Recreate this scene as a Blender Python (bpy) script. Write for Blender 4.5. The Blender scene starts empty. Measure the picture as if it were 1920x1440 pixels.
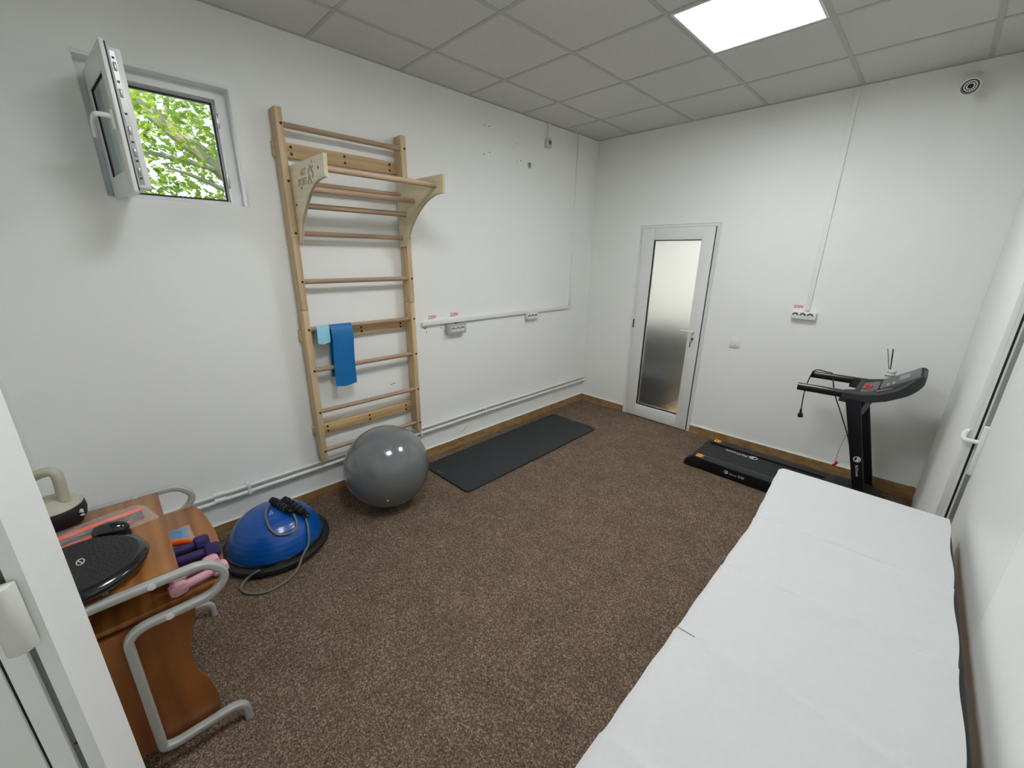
import bpy, bmesh, math, random
from mathutils import Vector, Matrix, noise as mnoise
random.seed(7)
SC = bpy.context.scene
COL = SC.collection
PI = math.pi

# ---------------------------------------------------------------- camera, world, sun, exposure
cam_d = bpy.data.cameras.new('camera')
cam = bpy.data.objects.new('camera', cam_d); COL.objects.link(cam)
cam_d.sensor_fit = 'HORIZONTAL'; cam_d.sensor_width = 36.0
cam_d.lens = 762.987 / 1920 * 36.0
cam_d.clip_start = 0.02; cam_d.clip_end = 200
_R = ((0.7027833, 0.7112629, 0.0141675), (0.2237917, -0.2021321, -0.9534463), (-0.6752873, 0.6732367, -0.3012298))
cam.matrix_world = Matrix(((_R[0][0], -_R[1][0], -_R[2][0], 2.87927),
                           (_R[0][1], -_R[1][1], -_R[2][1], -4.13146),
                           (_R[0][2], -_R[1][2], -_R[2][2], 1.75317),
                           (0, 0, 0, 1)))
SC.camera = cam

w = bpy.data.worlds.new('sky'); SC.world = w; w.use_nodes = True
wn = w.node_tree; wn.nodes.clear()
sk = wn.nodes.new('ShaderNodeTexSky'); sk.sky_type = 'NISHITA'; sk.sun_disc = False
sk.sun_elevation = math.radians(50); sk.sun_rotation = math.radians(200); sk.air_density = 1.0; sk.dust_density = 2.0
bg = wn.nodes.new('ShaderNodeBackground'); bg.inputs['Strength'].default_value = 0.5
wo = wn.nodes.new('ShaderNodeOutputWorld')
wn.links.new(sk.outputs[0], bg.inputs[0]); wn.links.new(bg.outputs[0], wo.inputs[0])
sun_d = bpy.data.lights.new('sun', 'SUN'); sun_d.energy = 7.0; sun_d.angle = 0.01; sun_d.color = (1, 0.95, 0.84)
sun = bpy.data.objects.new('sun', sun_d); COL.objects.link(sun)
sun.rotation_euler = (math.radians(38), 0, math.radians(20))     # high sun behind the tree, does not enter the room

SC.view_settings.view_transform = 'Standard'; SC.view_settings.look = 'None'
SC.view_settings.exposure = 0.0; SC.view_settings.gamma = 1.0; SC.view_settings.use_curve_mapping = False
PANEL_EMIT = 30.5

# ---------------------------------------------------------------- materials
def s2l(c):
    return tuple((x / 12.92 if x <= 0.04045 else ((x + 0.055) / 1.055) ** 2.4) for x in [v / 255 for v in c])
def mat_base(name):
    m = bpy.data.materials.new(name); m.use_nodes = True
    nt = m.node_tree; b = nt.nodes['Principled BSDF']
    return m, nt, b
def coords(nt, scale=(1, 1, 1)):
    tc = nt.nodes.new('ShaderNodeTexCoord'); mp = nt.nodes.new('ShaderNodeMapping')
    mp.inputs['Scale'].default_value = scale
    nt.links.new(tc.outputs['Object'], mp.inputs['Vector']); return mp.outputs['Vector']
def noise(nt, vec, scale, detail=4, rough=0.55):
    n = nt.nodes.new('ShaderNodeTexNoise'); n.inputs['Scale'].default_value = scale
    n.inputs['Detail'].default_value = detail; n.inputs['Roughness'].default_value = rough
    nt.links.new(vec, n.inputs['Vector']); return n.outputs['Fac']
def ramp(nt, fac, stops):
    r = nt.nodes.new('ShaderNodeValToRGB'); cr = r.color_ramp
    while len(cr.elements) < len(stops): cr.elements.new(0.5)
    for e, (p, c) in zip(cr.elements, stops): e.position = p; e.color = (*c, 1)
    nt.links.new(fac, r.inputs['Fac']); return r.outputs['Color']
def bump(nt, b, h, strength=0.2, dist=0.002):
    n = nt.nodes.new('ShaderNodeBump'); n.inputs['Strength'].default_value = strength; n.inputs['Distance'].default_value = dist
    nt.links.new(h, n.inputs['Height']); nt.links.new(n.outputs['Normal'], b.inputs['Normal'])
def plain(name, rgb, rough=0.5, var=0.06, nscale=25, metal=0.0, bmp=0.0, coat=0.0, spec=0.5):
    """procedural: a base colour slightly mottled by noise, with optional bump"""
    m, nt, b = mat_base(name); c = s2l(rgb)
    v = coords(nt); f = noise(nt, v, nscale, 3)
    col = ramp(nt, f, [(0.3, tuple(x * (1 - var) for x in c)), (0.7, tuple(min(1, x * (1 + var)) for x in c))])
    nt.links.new(col, b.inputs['Base Color'])
    b.inputs['Roughness'].default_value = rough; b.inputs['Metallic'].default_value = metal
    b.inputs['Coat Weight'].default_value = coat; b.inputs['Specular IOR Level'].default_value = spec
    if bmp: bump(nt, b, noise(nt, v, nscale * 8, 3), bmp, 0.001)
    return m
def wood(name, c1, c2, axis='z', rough=0.5, scale=1.0, coat=0.0):
    m, nt, b = mat_base(name)
    sc = {'x': (1.5, 28, 28), 'y': (28, 1.5, 28), 'z': (28, 28, 1.5)}[axis]
    v = coords(nt, tuple(s * scale for s in sc))
    f = noise(nt, v, 1.6, 6, 0.6)
    w_ = nt.nodes.new('ShaderNodeTexWave'); w_.bands_direction = {'x': 'Y', 'y': 'X', 'z': 'X'}[axis]
    w_.inputs['Scale'].default_value = 0.55; w_.inputs['Distortion'].default_value = 6; w_.inputs['Detail'].default_value = 3
    nt.links.new(v, w_.inputs['Vector'])
    mx = nt.nodes.new('ShaderNodeMath'); mx.operation = 'MULTIPLY_ADD'; mx.inputs[1].default_value = 0.35
    nt.links.new(w_.outputs['Fac'], mx.inputs[0]); nt.links.new(f, mx.inputs[2])
    a, d = s2l(c1), s2l(c2)
    col = ramp(nt, mx.outputs[0], [(0.35, d), (0.85, a)])
    nt.links.new(col, b.inputs['Base Color']); b.inputs['Roughness'].default_value = rough
    b.inputs['Coat Weight'].default_value = coat
    bump(nt, b, f, 0.08, 0.001)
    return m
def emit(name, rgb, strength):
    m = bpy.data.materials.new(name); m.use_nodes = True; nt = m.node_tree; nt.nodes.clear()
    e = nt.nodes.new('ShaderNodeEmission'); o = nt.nodes.new('ShaderNodeOutputMaterial')
    e.inputs[0].default_value = (*rgb, 1); e.inputs[1].default_value = strength
    nt.links.new(e.outputs[0], o.inputs[0]); return m
def glass(name, rgb, rough=0.0, ior=1.45):
    m, nt, b = mat_base(name); b.inputs['Base Color'].default_value = (*rgb, 1)
    b.inputs['Transmission Weight'].default_value = 1; b.inputs['Roughness'].default_value = rough; b.inputs['IOR'].default_value = ior
    if rough:
        v = coords(nt); bump(nt, b, noise(nt, v, 160, 3), 0.05, 0.001)
    return m

M = {}
def wall_mat():
    m, nt, b = mat_base('wall_paint'); v = coords(nt)
    f = noise(nt, v, 1.3, 5); c = s2l((241, 242, 238))
    col = ramp(nt, f, [(0.3, tuple(x * 0.97 for x in c)), (0.7, c)])
    nt.links.new(col, b.inputs['Base Color']); b.inputs['Roughness'].default_value = 0.75; b.inputs['Specular IOR Level'].default_value = 0.25
    bump(nt, b, noise(nt, v, 60, 5), 0.06, 0.002); return m
M['wall'] = wall_mat()
M['ceil'] = plain('ceiling_tile', (207, 207, 203), 0.9, 0.03, 90, bmp=0.15, spec=0.2)
M['grid'] = plain('ceiling_grid_paint', (182, 184, 178), 0.6, 0.02)
def carpet():
    m, nt, b = mat_base('carpet'); v = coords(nt)
    vo = nt.nodes.new('ShaderNodeTexVoronoi'); vo.inputs['Scale'].default_value = 210; nt.links.new(v, vo.inputs['Vector'])
    sp = nt.nodes.new('ShaderNodeSeparateColor'); nt.links.new(vo.outputs['Color'], sp.inputs[0])
    f2 = noise(nt, v, 95, 4, 0.7); f3 = noise(nt, v, 6, 4)
    mx = nt.nodes.new('ShaderNodeMath'); mx.operation = 'ADD'; nt.links.new(sp.outputs[0], mx.inputs[0]); nt.links.new(f2, mx.inputs[1])
    m2 = nt.nodes.new('ShaderNodeMath'); m2.operation = 'MULTIPLY_ADD'; m2.inputs[1].default_value = 0.5
    nt.links.new(mx.outputs[0], m2.inputs[0])
    m3 = nt.nodes.new('ShaderNodeMath'); m3.operation = 'MULTIPLY'; m3.inputs[1].default_value = 0.22; nt.links.new(f3, m3.inputs[0])
    nt.links.new(m3.outputs[0], m2.inputs[2])
    col = ramp(nt, m2.outputs[0], [(0.2, s2l((50, 39, 30))), (0.5, s2l((97, 81, 67))), (0.72, s2l((120, 102, 86))), (0.95, s2l((172, 153, 134)))])
    nt.links.new(col, b.inputs['Base Color']); b.inputs['Roughness'].default_value = 0.95; b.inputs['Specular IOR Level'].default_value = 0.1
    bump(nt, b, m2.outputs[0], 0.7, 0.006); return m
M['carpet'] = carpet()
def base_tile():
    m, nt, b = mat_base('baseboard_tile'); v = coords(nt)
    f = noise(nt, coords(nt, (3, 3, 9)), 3, 5)
    br = nt.nodes.new('ShaderNodeTexBrick'); br.offset = 0; br.inputs['Scale'].default_value = 1
    br.inputs['Mortar Size'].default_value = 0.0035; br.inputs['Brick Width'].default_value = 0.46; br.inputs['Row Height'].default_value = 5.0
    sp = nt.nodes.new('ShaderNodeSeparateXYZ'); nt.links.new(v, sp.inputs[0])
    ad = nt.nodes.new('ShaderNodeMath'); ad.operation = 'ADD'; nt.links.new(sp.outputs[0], ad.inputs[0]); nt.links.new(sp.outputs[1], ad.inputs[1])
    cb = nt.nodes.new('ShaderNodeCombineXYZ'); nt.links.new(ad.outputs[0], cb.inputs[0]); cb.inputs[1].default_value = 1.0
    nt.links.new(cb.outputs[0], br.inputs['Vector'])
    col = ramp(nt, f, [(0.3, s2l((132, 99, 62))), (0.5, s2l((156, 123, 82))), (0.72, s2l((176, 145, 102)))])
    nt.links.new(col, br.inputs['Color1']); nt.links.new(col, br.inputs['Color2']); br.inputs['Mortar'].default_value = (*s2l((160, 132, 98)), 1)
    nt.links.new(br.outputs['Color'], b.inputs['Base Color']); b.inputs['Roughness'].default_value = 0.45; return m
M['base'] = base_tile()
M['pvc'] = plain('white_pvc', (228, 229, 226), 0.32, 0.01)
M['pvc_wall'] = plain('white_lacquer', (238, 239, 236), 0.4, 0.01)
M['pvc_grey'] = plain('grey_white_pvc', (205, 206, 198), 0.4, 0.02)
M['caulk'] = plain('white_sealant', (232, 230, 220), 0.6, 0.02)
M['gasket'] = plain('black_gasket', (18, 19, 22), 0.6, 0.05)
M['steel'] = plain('brushed_steel', (150, 152, 150), 0.35, 0.08, metal=0.8)
M['darksteel'] = plain('dark_steel', (70, 71, 69), 0.45, 0.08, metal=0.5)
M['steelgrey'] = plain('grey_groove', (120, 121, 118), 0.5, 0.05)
M['pine'] = wood('pine', (206, 182, 143), (176, 146, 104), 'z', 0.5)
M['piney'] = wood('pine_board', (206, 180, 136), (172, 140, 96), 'y', 0.5)
M['rung'] = wood('beech_rung', (184, 156, 130), (150, 122, 96), 'y', 0.45)
M['ply'] = wood('birch_plywood', (220, 210, 180), (200, 188, 152), 'x', 0.55, 0.6)
M['burn'] = plain('burnt_logo', (170, 152, 116), 0.8, 0.1)
M['bolt'] = plain('dark_bolt', (45, 34, 28), 0.4, 0.05, metal=0.4)
M['desk'] = wood('beech_laminate', (156, 104, 52), (126, 76, 33), 'x', 0.34, 0.5, coat=0.08)
M['deskv'] = wood('beech_panel', (140, 84, 40), (108, 61, 26), 'z', 0.36, 0.5, coat=0.08)
M['plyedge'] = plain('plywood_edge', (178, 134, 90), 0.5, 0.15, 80)
M['silver'] = plain('silver_paint', (172, 172, 169), 0.38, 0.03, metal=0.15)
M['ballgrey'] = plain('grey_vinyl', (108, 111, 112), 0.16, 0.02, coat=0.4)
M['blue'] = plain('blue_vinyl', (0, 78, 162), 0.28, 0.03, coat=0.2)
M['black'] = plain('black_rubber', (24, 24, 25), 0.55, 0.08)
M['gloss'] = plain('black_gloss', (16, 17, 18), 0.18, 0.05, coat=0.3)
M['foam'] = plain('black_foam', (18, 18, 19), 0.9, 0.1, 200, bmp=0.3)
M['mat'] = plain('mat_foam', (49, 51, 53), 0.8, 0.05, 120, bmp=0.3, spec=0.3)
M['tube'] = plain('grey_rubber_tube', (112, 108, 100), 0.45, 0.05)
M['tread'] = plain('treadmill_plastic', (16, 17, 20), 0.5, 0.06, spec=0.35)
M['belt'] = plain('treadmill_belt', (38, 39, 42), 0.8, 0.05, 300, bmp=0.3)
M['rail'] = plain('side_rail', (44, 45, 47), 0.65, 0.05, spec=0.35)
M['navy'] = plain('black_paint', (7, 8, 15), 0.48, 0.04, spec=0.3)
M['console'] = plain('console_plastic', (41, 42, 46), 0.5, 0.05, 200, bmp=0.15)
M['panel'] = plain('console_panel', (88, 88, 89), 0.4, 0.04)
M['screen'] = plain('dim_screen', (140, 140, 138), 0.3, 0.03)
M['red'] = plain('red_plastic', (190, 40, 34), 0.4, 0.05)
M['redline'] = plain('red_line', (150, 62, 50), 0.5, 0.05)
M['greyline'] = plain('grey_line', (118, 116, 114), 0.5, 0.03)
M['yellow'] = plain('yellow_sticker', (232, 174, 44), 0.5, 0.03)
M['orangest'] = plain('orange_sticker', (206, 96, 40), 0.5, 0.03)
M['white'] = plain('white_print', (222, 222, 220), 0.5, 0.02)
M['whitepl'] = plain('white_plastic', (228, 229, 224), 0.35, 0.02)
M['boxgrey'] = plain('grey_socket_box', (172, 174, 172), 0.4, 0.03)
M['socket'] = plain('dark_socket', (92, 94, 90), 0.5, 0.05)
M['paper'] = plain('paper_sheet', (202, 203, 202), 0.85, 0.012, 60, bmp=0.05, spec=0.2)
M['leather'] = plain('black_leatherette', (22, 24, 30), 0.5, 0.05, 120, bmp=0.15)
M['label'] = plain('sticker_white', (238, 236, 234), 0.5, 0.01)
M['redtext'] = plain('red_ink', (196, 34, 70), 0.5, 0.02)
M['bandlight'] = plain('light_blue_latex', (142, 206, 226), 0.5, 0.03)
M['band'] = plain('blue_latex', (0, 108, 172), 0.45, 0.03)
M['kbgrey'] = plain('grey_soft_vinyl', (176, 174, 156), 0.6, 0.03, 120, bmp=0.1)
M['kbblack'] = plain('black_soft_vinyl', (22, 18, 20), 0.55, 0.05)
M['orange'] = plain('orange_webbing', (240, 92, 48), 0.6, 0.05, 200)
M['orangetube'] = plain('orange_rubber', (240, 112, 34), 0.45, 0.04)
M['webgrey'] = plain('grey_webbing', (84, 80, 80), 0.8, 0.08, 300, bmp=0.2)
M['purple'] = plain('purple_neoprene', (36, 26, 80), 0.6, 0.05, 200, bmp=0.15)
M['pink'] = plain('pink_neoprene', (206, 152, 166), 0.6, 0.03, 200, bmp=0.15)
M['packblue'] = plain('blue_band_folded', (16, 126, 172), 0.4, 0.05)
M['bark'] = plain('tree_bark', (176, 172, 140), 0.8, 0.25, 12, bmp=0.3)
M['tan'] = plain('tan_floor', (206, 172, 120), 0.5, 0.06, 6)
M['charcoal'] = plain('charcoal_fabric', (26, 28, 31), 0.85, 0.1)
M['scuff'] = plain('scuff_mark', (150, 150, 146), 0.8, 0.1)
M['plug'] = plain('filled_plug', (196, 188, 182), 0.8, 0.05)
M['dark'] = plain('hole_shade', (14, 13, 12), 0.9, 0.1)  # near-black colour standing in for the shade inside holes
M['reed'] = plain('black_reed', (20, 20, 24), 0.6, 0.05)
M['lightframe'] = plain('light_frame_white', (225, 226, 222), 0.4, 0.01)
M['panel_light'] = emit('led_panel', (0.955, 0.975, 1.0), PANEL_EMIT)
M['hall_light'] = emit('added_hall_panel', (0.96, 0.985, 1.0), 44)
M['frost'] = glass('frosted_glass', (0.95, 0.96, 0.95), 0.40)
M['pane'] = glass('tinted_pane', (0.84, 0.95, 0.94), 0.02)
def film():
    m, nt, b = mat_base('clear_film')
    b.inputs['Base Color'].default_value = (0.95, 0.93, 0.92, 1); b.inputs['Roughness'].default_value = 0.12
    v = coords(nt); f = noise(nt, v, 40, 4)
    bump(nt, b, f, 0.5, 0.004)
    r = nt.nodes.new('ShaderNodeMapRange'); r.inputs['From Min'].default_value = 0.35; r.inputs['From Max'].default_value = 0.75
    r.inputs['To Min'].default_value = 0.08; r.inputs['To Max'].default_value = 0.28
    nt.links.new(f, r.inputs[0]); nt.links.new(r.outputs[0], b.inputs['Alpha']); return m
M['film'] = film()
def leafmat():
    m, nt, b = mat_base('leaf'); v = coords(nt); f = noise(nt, v, 5, 3, 0.7)
    col = ramp(nt, f, [(0.25, s2l((100, 132, 44))), (0.45, s2l((150, 178, 74))), (0.6, s2l((186, 204, 104))), (0.75, s2l((196, 170, 80)))])
    nt.links.new(col, b.inputs['Base Color']); b.inputs['Roughness'].default_value = 0.5
    tr = nt.nodes.new('ShaderNodeBsdfTranslucent'); nt.links.new(col, tr.inputs[0])
    mx = nt.nodes.new('ShaderNodeMixShader'); mx.inputs[0].default_value = 0.5
    o = nt.nodes['Material Output']
    nt.links.new(b.outputs[0], mx.inputs[1]); nt.links.new(tr.outputs[0], mx.inputs[2]); nt.links.new(mx.outputs[0], o.inputs[0]); return m
M['leaf'] = leafmat()

# ---------------------------------------------------------------- mesh helpers
class MB:
    def __init__(s): s.bm = bmesh.new()
    def merge(s, t, mtx=None):
        if mtx is not None: t.transform(mtx)
        me = bpy.data.meshes.new('tmp'); t.to_mesh(me); t.free(); s.bm.from_mesh(me); bpy.data.meshes.remove(me); return s
    def box(s, x0, x1, y0, y1, z0, z1, bev=0.0, seg=2, mtx=None):
        t = bmesh.new(); bmesh.ops.create_cube(t, size=1.0)
        for v in t.verts:
            v.co = Vector((x0 + (v.co.x + .5) * (x1 - x0), y0 + (v.co.y + .5) * (y1 - y0), z0 + (v.co.z + .5) * (z1 - z0)))
        bmesh.ops.recalc_face_normals(t, faces=t.faces)
        if bev: bmesh.ops.bevel(t, geom=list(t.edges), offset=bev, segments=seg, profile=0.5, affect='EDGES')
        return s.merge(t, mtx)
    def prism(s, pts, axis, d0, d1, bev=0.0, seg=2, mtx=None):
        """pts 2D polygon; axis x: (y,z); y: (x,z); z: (x,y)"""
        def P(a, b, d): return {'x': (d, a, b), 'y': (a, d, b), 'z': (a, b, d)}[axis]
        t = bmesh.new()
        A = [t.verts.new(P(a, b, d0)) for a, b in pts]; B = [t.verts.new(P(a, b, d1)) for a, b in pts]
        t.faces.new(A); t.faces.new(B[::-1]); n = len(pts)
        for i in range(n): t.faces.new((A[i], B[i], B[(i + 1) % n], A[(i + 1) % n]))
        bmesh.ops.recalc_face_normals(t, faces=t.faces)
        if bev:
            fs = [f for f in t.faces if len(f.verts) == n]
            es = set(e for f in fs for e in f.edges) if n > 4 else set(t.edges)
            bmesh.ops.bevel(t, geom=list(es), offset=bev, segments=seg, profile=0.5, affect='EDGES')
        return s.merge(t, mtx)
    def tube(s, path, r, n=12, sec=None, closed=False, up=None, rs=None):
        """sweep; sec: optional list of 2D section points (side, up); rs: radius multiplier per path point"""
        path = [Vector(p) for p in path]; m = len(path)
        if sec is None: sec = [(r * math.cos(2 * PI * k / n), r * math.sin(2 * PI * k / n)) for k in range(n)]
        t = bmesh.new(); rings = []
        prev = None
        for i, p in enumerate(path):
            a = path[(i - 1) % m] if (closed or i > 0) else path[i]; b = path[(i + 1) % m] if (closed or i < m - 1) else path[i]
            d = (b - a).normalized()
            if up is not None: u = Vector(up) - d * d.dot(Vector(up))
            elif prev is None:
                h = Vector((0, 0, 1)) if abs(d.z) < 0.9 else Vector((1, 0, 0)); u = h - d * d.dot(h)
            else: u = prev - d * d.dot(prev)
            u.normalize(); prev = u; sd = d.cross(u)
            k = rs[i] if rs else 1.0
            rings.append([t.verts.new(p + sd * x * k + u * y * k) for x, y in sec])
        q = len(sec)
        for i in range(m if closed else m - 1):
            A, B = rings[i], rings[(i + 1) % m]
            for k in range(q): t.faces.new((A[k], A[(k + 1) % q], B[(k + 1) % q], B[k]))
        if not closed: t.faces.new(rings[0][::-1]); t.faces.new(rings[-1])
        bmesh.ops.recalc_face_normals(t, faces=t.faces)
        return s.merge(t)
    def lathe(s, prof, origin=(0, 0, 0), axis=(0, 0, 1), n=48):
        t = bmesh.new(); rings = []
        for r, z in prof:
            if r < 1e-6: rings.append([t.verts.new((0, 0, z))])
            else: rings.append([t.verts.new((r * math.cos(2 * PI * k / n), r * math.sin(2 * PI * k / n), z)) for k in range(n)])
        for A, B in zip(rings, rings[1:]):
            for k in range(n):
                k2 = (k + 1) % n
                if len(A) == 1 and len(B) == 1: continue
                if len(A) == 1: t.faces.new((A[0], B[k], B[k2]))
                elif len(B) == 1: t.faces.new((A[k], A[k2], B[0]))
                else: t.faces.new((A[k], A[k2], B[k2], B[k]))
        bmesh.ops.recalc_face_normals(t, faces=t.faces)
        q = Vector((0, 0, 1)).rotation_difference(Vector(axis).normalized())
        return s.merge(t, Matrix.Translation(origin) @ q.to_matrix().to_4x4())
    def build(s, name, mat, parent=None, smooth=35, **props):
        me = bpy.data.meshes.new(name); s.bm.to_mesh(me); s.bm.free()
        return finish(name, me, mat, parent, smooth, **props)
def finish(name, me, mat, parent=None, smooth=35, **props):
    o = bpy.data.objects.new(name, me); COL.objects.link(o)
    if mat is not None: me.materials.clear(); me.materials.append(M[mat] if isinstance(mat, str) else mat)
    if smooth:
        me.shade_smooth(); me.set_sharp_from_angle(angle=math.radians(smooth))
    if parent is not None:
        o.parent = parent
        loc = parent_world(parent)
        me.transform(Matrix.Translation(-loc))      # parents are only ever moved, geometry is given in world space
    for k, v in props.items(): o[k] = v
    return o
def parent_world(o):
    v = Vector(o.location); p = o.parent
    while p: v += p.location; p = p.parent
    return v
def thing(name, label, cat, loc=(0, 0, 0), group=None):
    o = bpy.data.objects.new(name, None); COL.objects.link(o); o.location = loc; o.empty_display_size = 0.05
    o['label'] = label; o['category'] = cat
    if group: o['group'] = group
    return o
def tag(o, label, cat, group=None):
    o['label'] = label; o['category'] = cat
    if group: o['group'] = group
    return o
def struct(o): o['kind'] = 'structure'; return o
def sname(name):
    o = bpy.data.objects.new(name, None); COL.objects.link(o); o['kind'] = 'structure'; return o
def spline(pts, k=8, closed=False):
    P = [Vector(p) for p in pts]; n = len(P); out = []
    rng = range(n if closed else n - 1)
    for i in rng:
        p0 = P[(i - 1) % n] if (closed or i > 0) else P[0]; p1 = P[i]; p2 = P[(i + 1) % n]; p3 = P[(i + 2) % n] if (closed or i < n - 2) else P[-1]
        for j in range(k):
            t = j / k
            out.append(0.5 * ((2 * p1) + (p2 - p0) * t + (2 * p0 - 5 * p1 + 4 * p2 - p3) * t * t + (3 * p1 - p0 - 3 * p2 + p3) * t ** 3))
    if not closed: out.append(P[-1])
    return out
def rounded(pts, r, k=6):
    """2D polygon / open path with rounded corners; pts: (a,b[,r])"""
    out = []; n = len(pts)
    for i in range(n):
        p = Vector(pts[i][:2]); rr = pts[i][2] if len(pts[i]) > 2 else r
        a = Vector(pts[i - 1][:2]); b = Vector(pts[(i + 1) % n][:2])
        if rr <= 0: out.append(tuple(p)); continue
        da = (a - p); db = (b - p); l = min(rr, da.length * .49, db.length * .49)
        A = p + da.normalized() * l; B = p + db.normalized() * l
        for j in range(k + 1):
            t = j / k; q = A * (1 - t) ** 2 + p * 2 * t * (1 - t) + B * t * t; out.append(tuple(q))
    return out
def rrect(w, h, r, k=4): return rounded([(-w / 2, -h / 2), (w / 2, -h / 2), (w / 2, h / 2), (-w / 2, h / 2)], r, k)
def frame_mtx(origin, xdir, ydir):
    x = Vector(xdir).normalized(); y = Vector(ydir); y = (y - x * x.dot(y)).normalized(); z = x.cross(y)
    m = Matrix.Identity(4)
    for i in range(3): m[i][0], m[i][1], m[i][2], m[i][3] = x[i], y[i], z[i], origin[i]
    return m
def text_mesh(s, size, origin, xdir, ydir, ext=0.0006, shear=0.0, bold=0.0, align='CENTER'):
    c = bpy.data.curves.new('t', 'FONT'); c.body = s; c.size = size; c.extrude = ext; c.align_x = align; c.align_y = 'CENTER'; c.shear = shear; c.offset = bold
    o = bpy.data.objects.new('t', c); COL.objects.link(o)
    bpy.context.view_layer.update()
    me = bpy.data.meshes.new_from_object(o.evaluated_get(bpy.context.evaluated_depsgraph_get()))
    bpy.data.objects.remove(o); bpy.data.curves.remove(c)
    me.transform(frame_mtx(origin, xdir, ydir)); return me
def add_mesh(mb, me):
    mb.bm.from_mesh(me); bpy.data.meshes.remove(me); return mb
def boolean(o, cutters):
    """cut the given MB volumes out of mesh object o"""
    for c in cutters:
        me = bpy.data.meshes.new('c'); c.bm.to_mesh(me); c.bm.free(); co = bpy.data.objects.new('c', me); COL.objects.link(co)
        md = o.modifiers.new('b', 'BOOLEAN'); md.object = co; md.operation = 'DIFFERENCE'; md.solver = 'EXACT'
        bpy.context.view_layer.update()
        nm = bpy.data.meshes.new_from_object(o.evaluated_get(bpy.context.evaluated_depsgraph_get()))
        o.modifiers.clear(); old = o.data; o.data = nm; bpy.data.meshes.remove(old); bpy.data.objects.remove(co); bpy.data.meshes.remove(me)
    return o

# ---------------------------------------------------------------- room shell
H = 2.937; YB = -4.53
struct(MB().box(-0.3, 3.6, YB - 0.2, 0.0, -0.05, 0.0).build('floor', 'carpet', smooth=0))
c = struct(MB().box(-0.3, 3.6, YB - 0.2, 0.15, H, H + 0.08).build('ceiling', 'ceil', smooth=0))
XL = [0.412 + 0.6 * k for k in range(5)]; YL = [-0.591 - 0.6 * k for k in range(7)]
PANELS = [((XL[2], XL[3]), (YL[2], YL[1])), ((XL[2], XL[3]), (YL[5], YL[4]))]
boolean(c, [MB().box(x[0] + .014, x[1] - .014, y[0] + .014, y[1] - .014, H - .1, H + .03) for x, y in PANELS])  # openings for diffusers sunk to dim the upper walls
g = MB()
for x in XL: g.box(x - 0.0125, x + 0.0125, YB, 0.0, H - 0.004, H)
for y in YL:
    xs = [0.0] + XL + [3.3]
    for a, b in zip(xs, xs[1:]): g.box(a + (0.0125 if a > 0 else 0), b - 0.0125, y - 0.0115, y + 0.0115, H - 0.0035, H)
g.box(0, 0.02, YB, 0.0, H - 0.004, H); g.box(0, 3.3, -0.02, 0.0, H - 0.0042, H)
g.build('grid_bar', 'grid', c, smooth=0)

wl = struct(MB().box(-0.25, 0.0, YB - 0.2, 0.12, -0.05, H).build('wall_left', 'wall', smooth=0))
cut = [MB().box(-0.5, 0.1, -4.014, -3.434, 1.998, 2.575)]
cut.append(MB().lathe([(0, -0.2), (0.026, -0.2), (0.026, 0.02), (0, 0.02)], (0, -1.074, 2.55), (1, 0, 0), 20))
boolean(wl, cut)
for y, z, r in [(-1.62, 2.765, .004), (-1.573, 2.767, .005), (-1.633, 2.553, .005), (-1.568, 2.576, .005), (-1.19, 2.571, .005),
                (-2.285, 1.165, .005), (-2.278, 1.172, .004), (-2.272, 1.135, .005), (-2.125, 1.19, .004), (-2.125, 1.155, .005)]:
    MB().lathe([(0, 0.0004), (r, 0.0004), (r, 0.0), (0, 0)], (0, y, z), (1, 0, 0), 10).build('screw_hole', 'dark', wl)  # flush dark discs, nothing drilled: the colour paints the shade of each hole
holes = MB().lathe([(0, 0.002), (.0255, 0.002), (.0255, 0), (0, 0)], (-0.19, -1.074, 2.55), (1, 0, 0), 20)
holes.build('pipe_hole', 'dark', wl)  # dark disc at the hole's end paints its inner shade
for path in ([(0.0006, -1.985, .118), (0.0006, -1.93, .134), (0.0006, -1.885, .16), (0.0006, -1.865, .176)],):
    MB().tube(spline(path), 0.0014, 6).build('scuff_mark', 'scuff', wl)
for y, z in [(-2.95, 1.07), (-2.93, 1.075), (-2.6, .76), (-2.62, .755)]: MB().box(0, 0.0005, y - .012, y + .012, z - .003, z + .003).build('scuff_mark', 'scuff', wl)
for y, z in [(-1.245, 2.70), (-1.205, 2.70), (-1.24, 2.553)]: MB().lathe([(0, 0.0004), (.006, 0.0004), (.006, 0), (0, 0)], (0, y, z), (1, 0, 0), 10).build('filler_spot', 'plug', wl)

wf = struct(MB().box(-0.25, 3.4, 0.0, 0.12, -0.05, H).build('wall_far', 'wall', smooth=0))
boolean(wf, [MB().box(0.600, 1.400, -0.5, 0.5, -0.2, 2.066)])
struct(MB().prism([(3.13, 0.12), (3.13, -1.48), (3.35, -1.48), (3.35, 0.12)], 'z', -0.05, H).build('wall_right', 'wall', smooth=0))
struct(MB().box(-0.25, 3.5, YB - 0.2, YB, -0.05, H).build('wall_back', 'wall', smooth=0))

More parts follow.
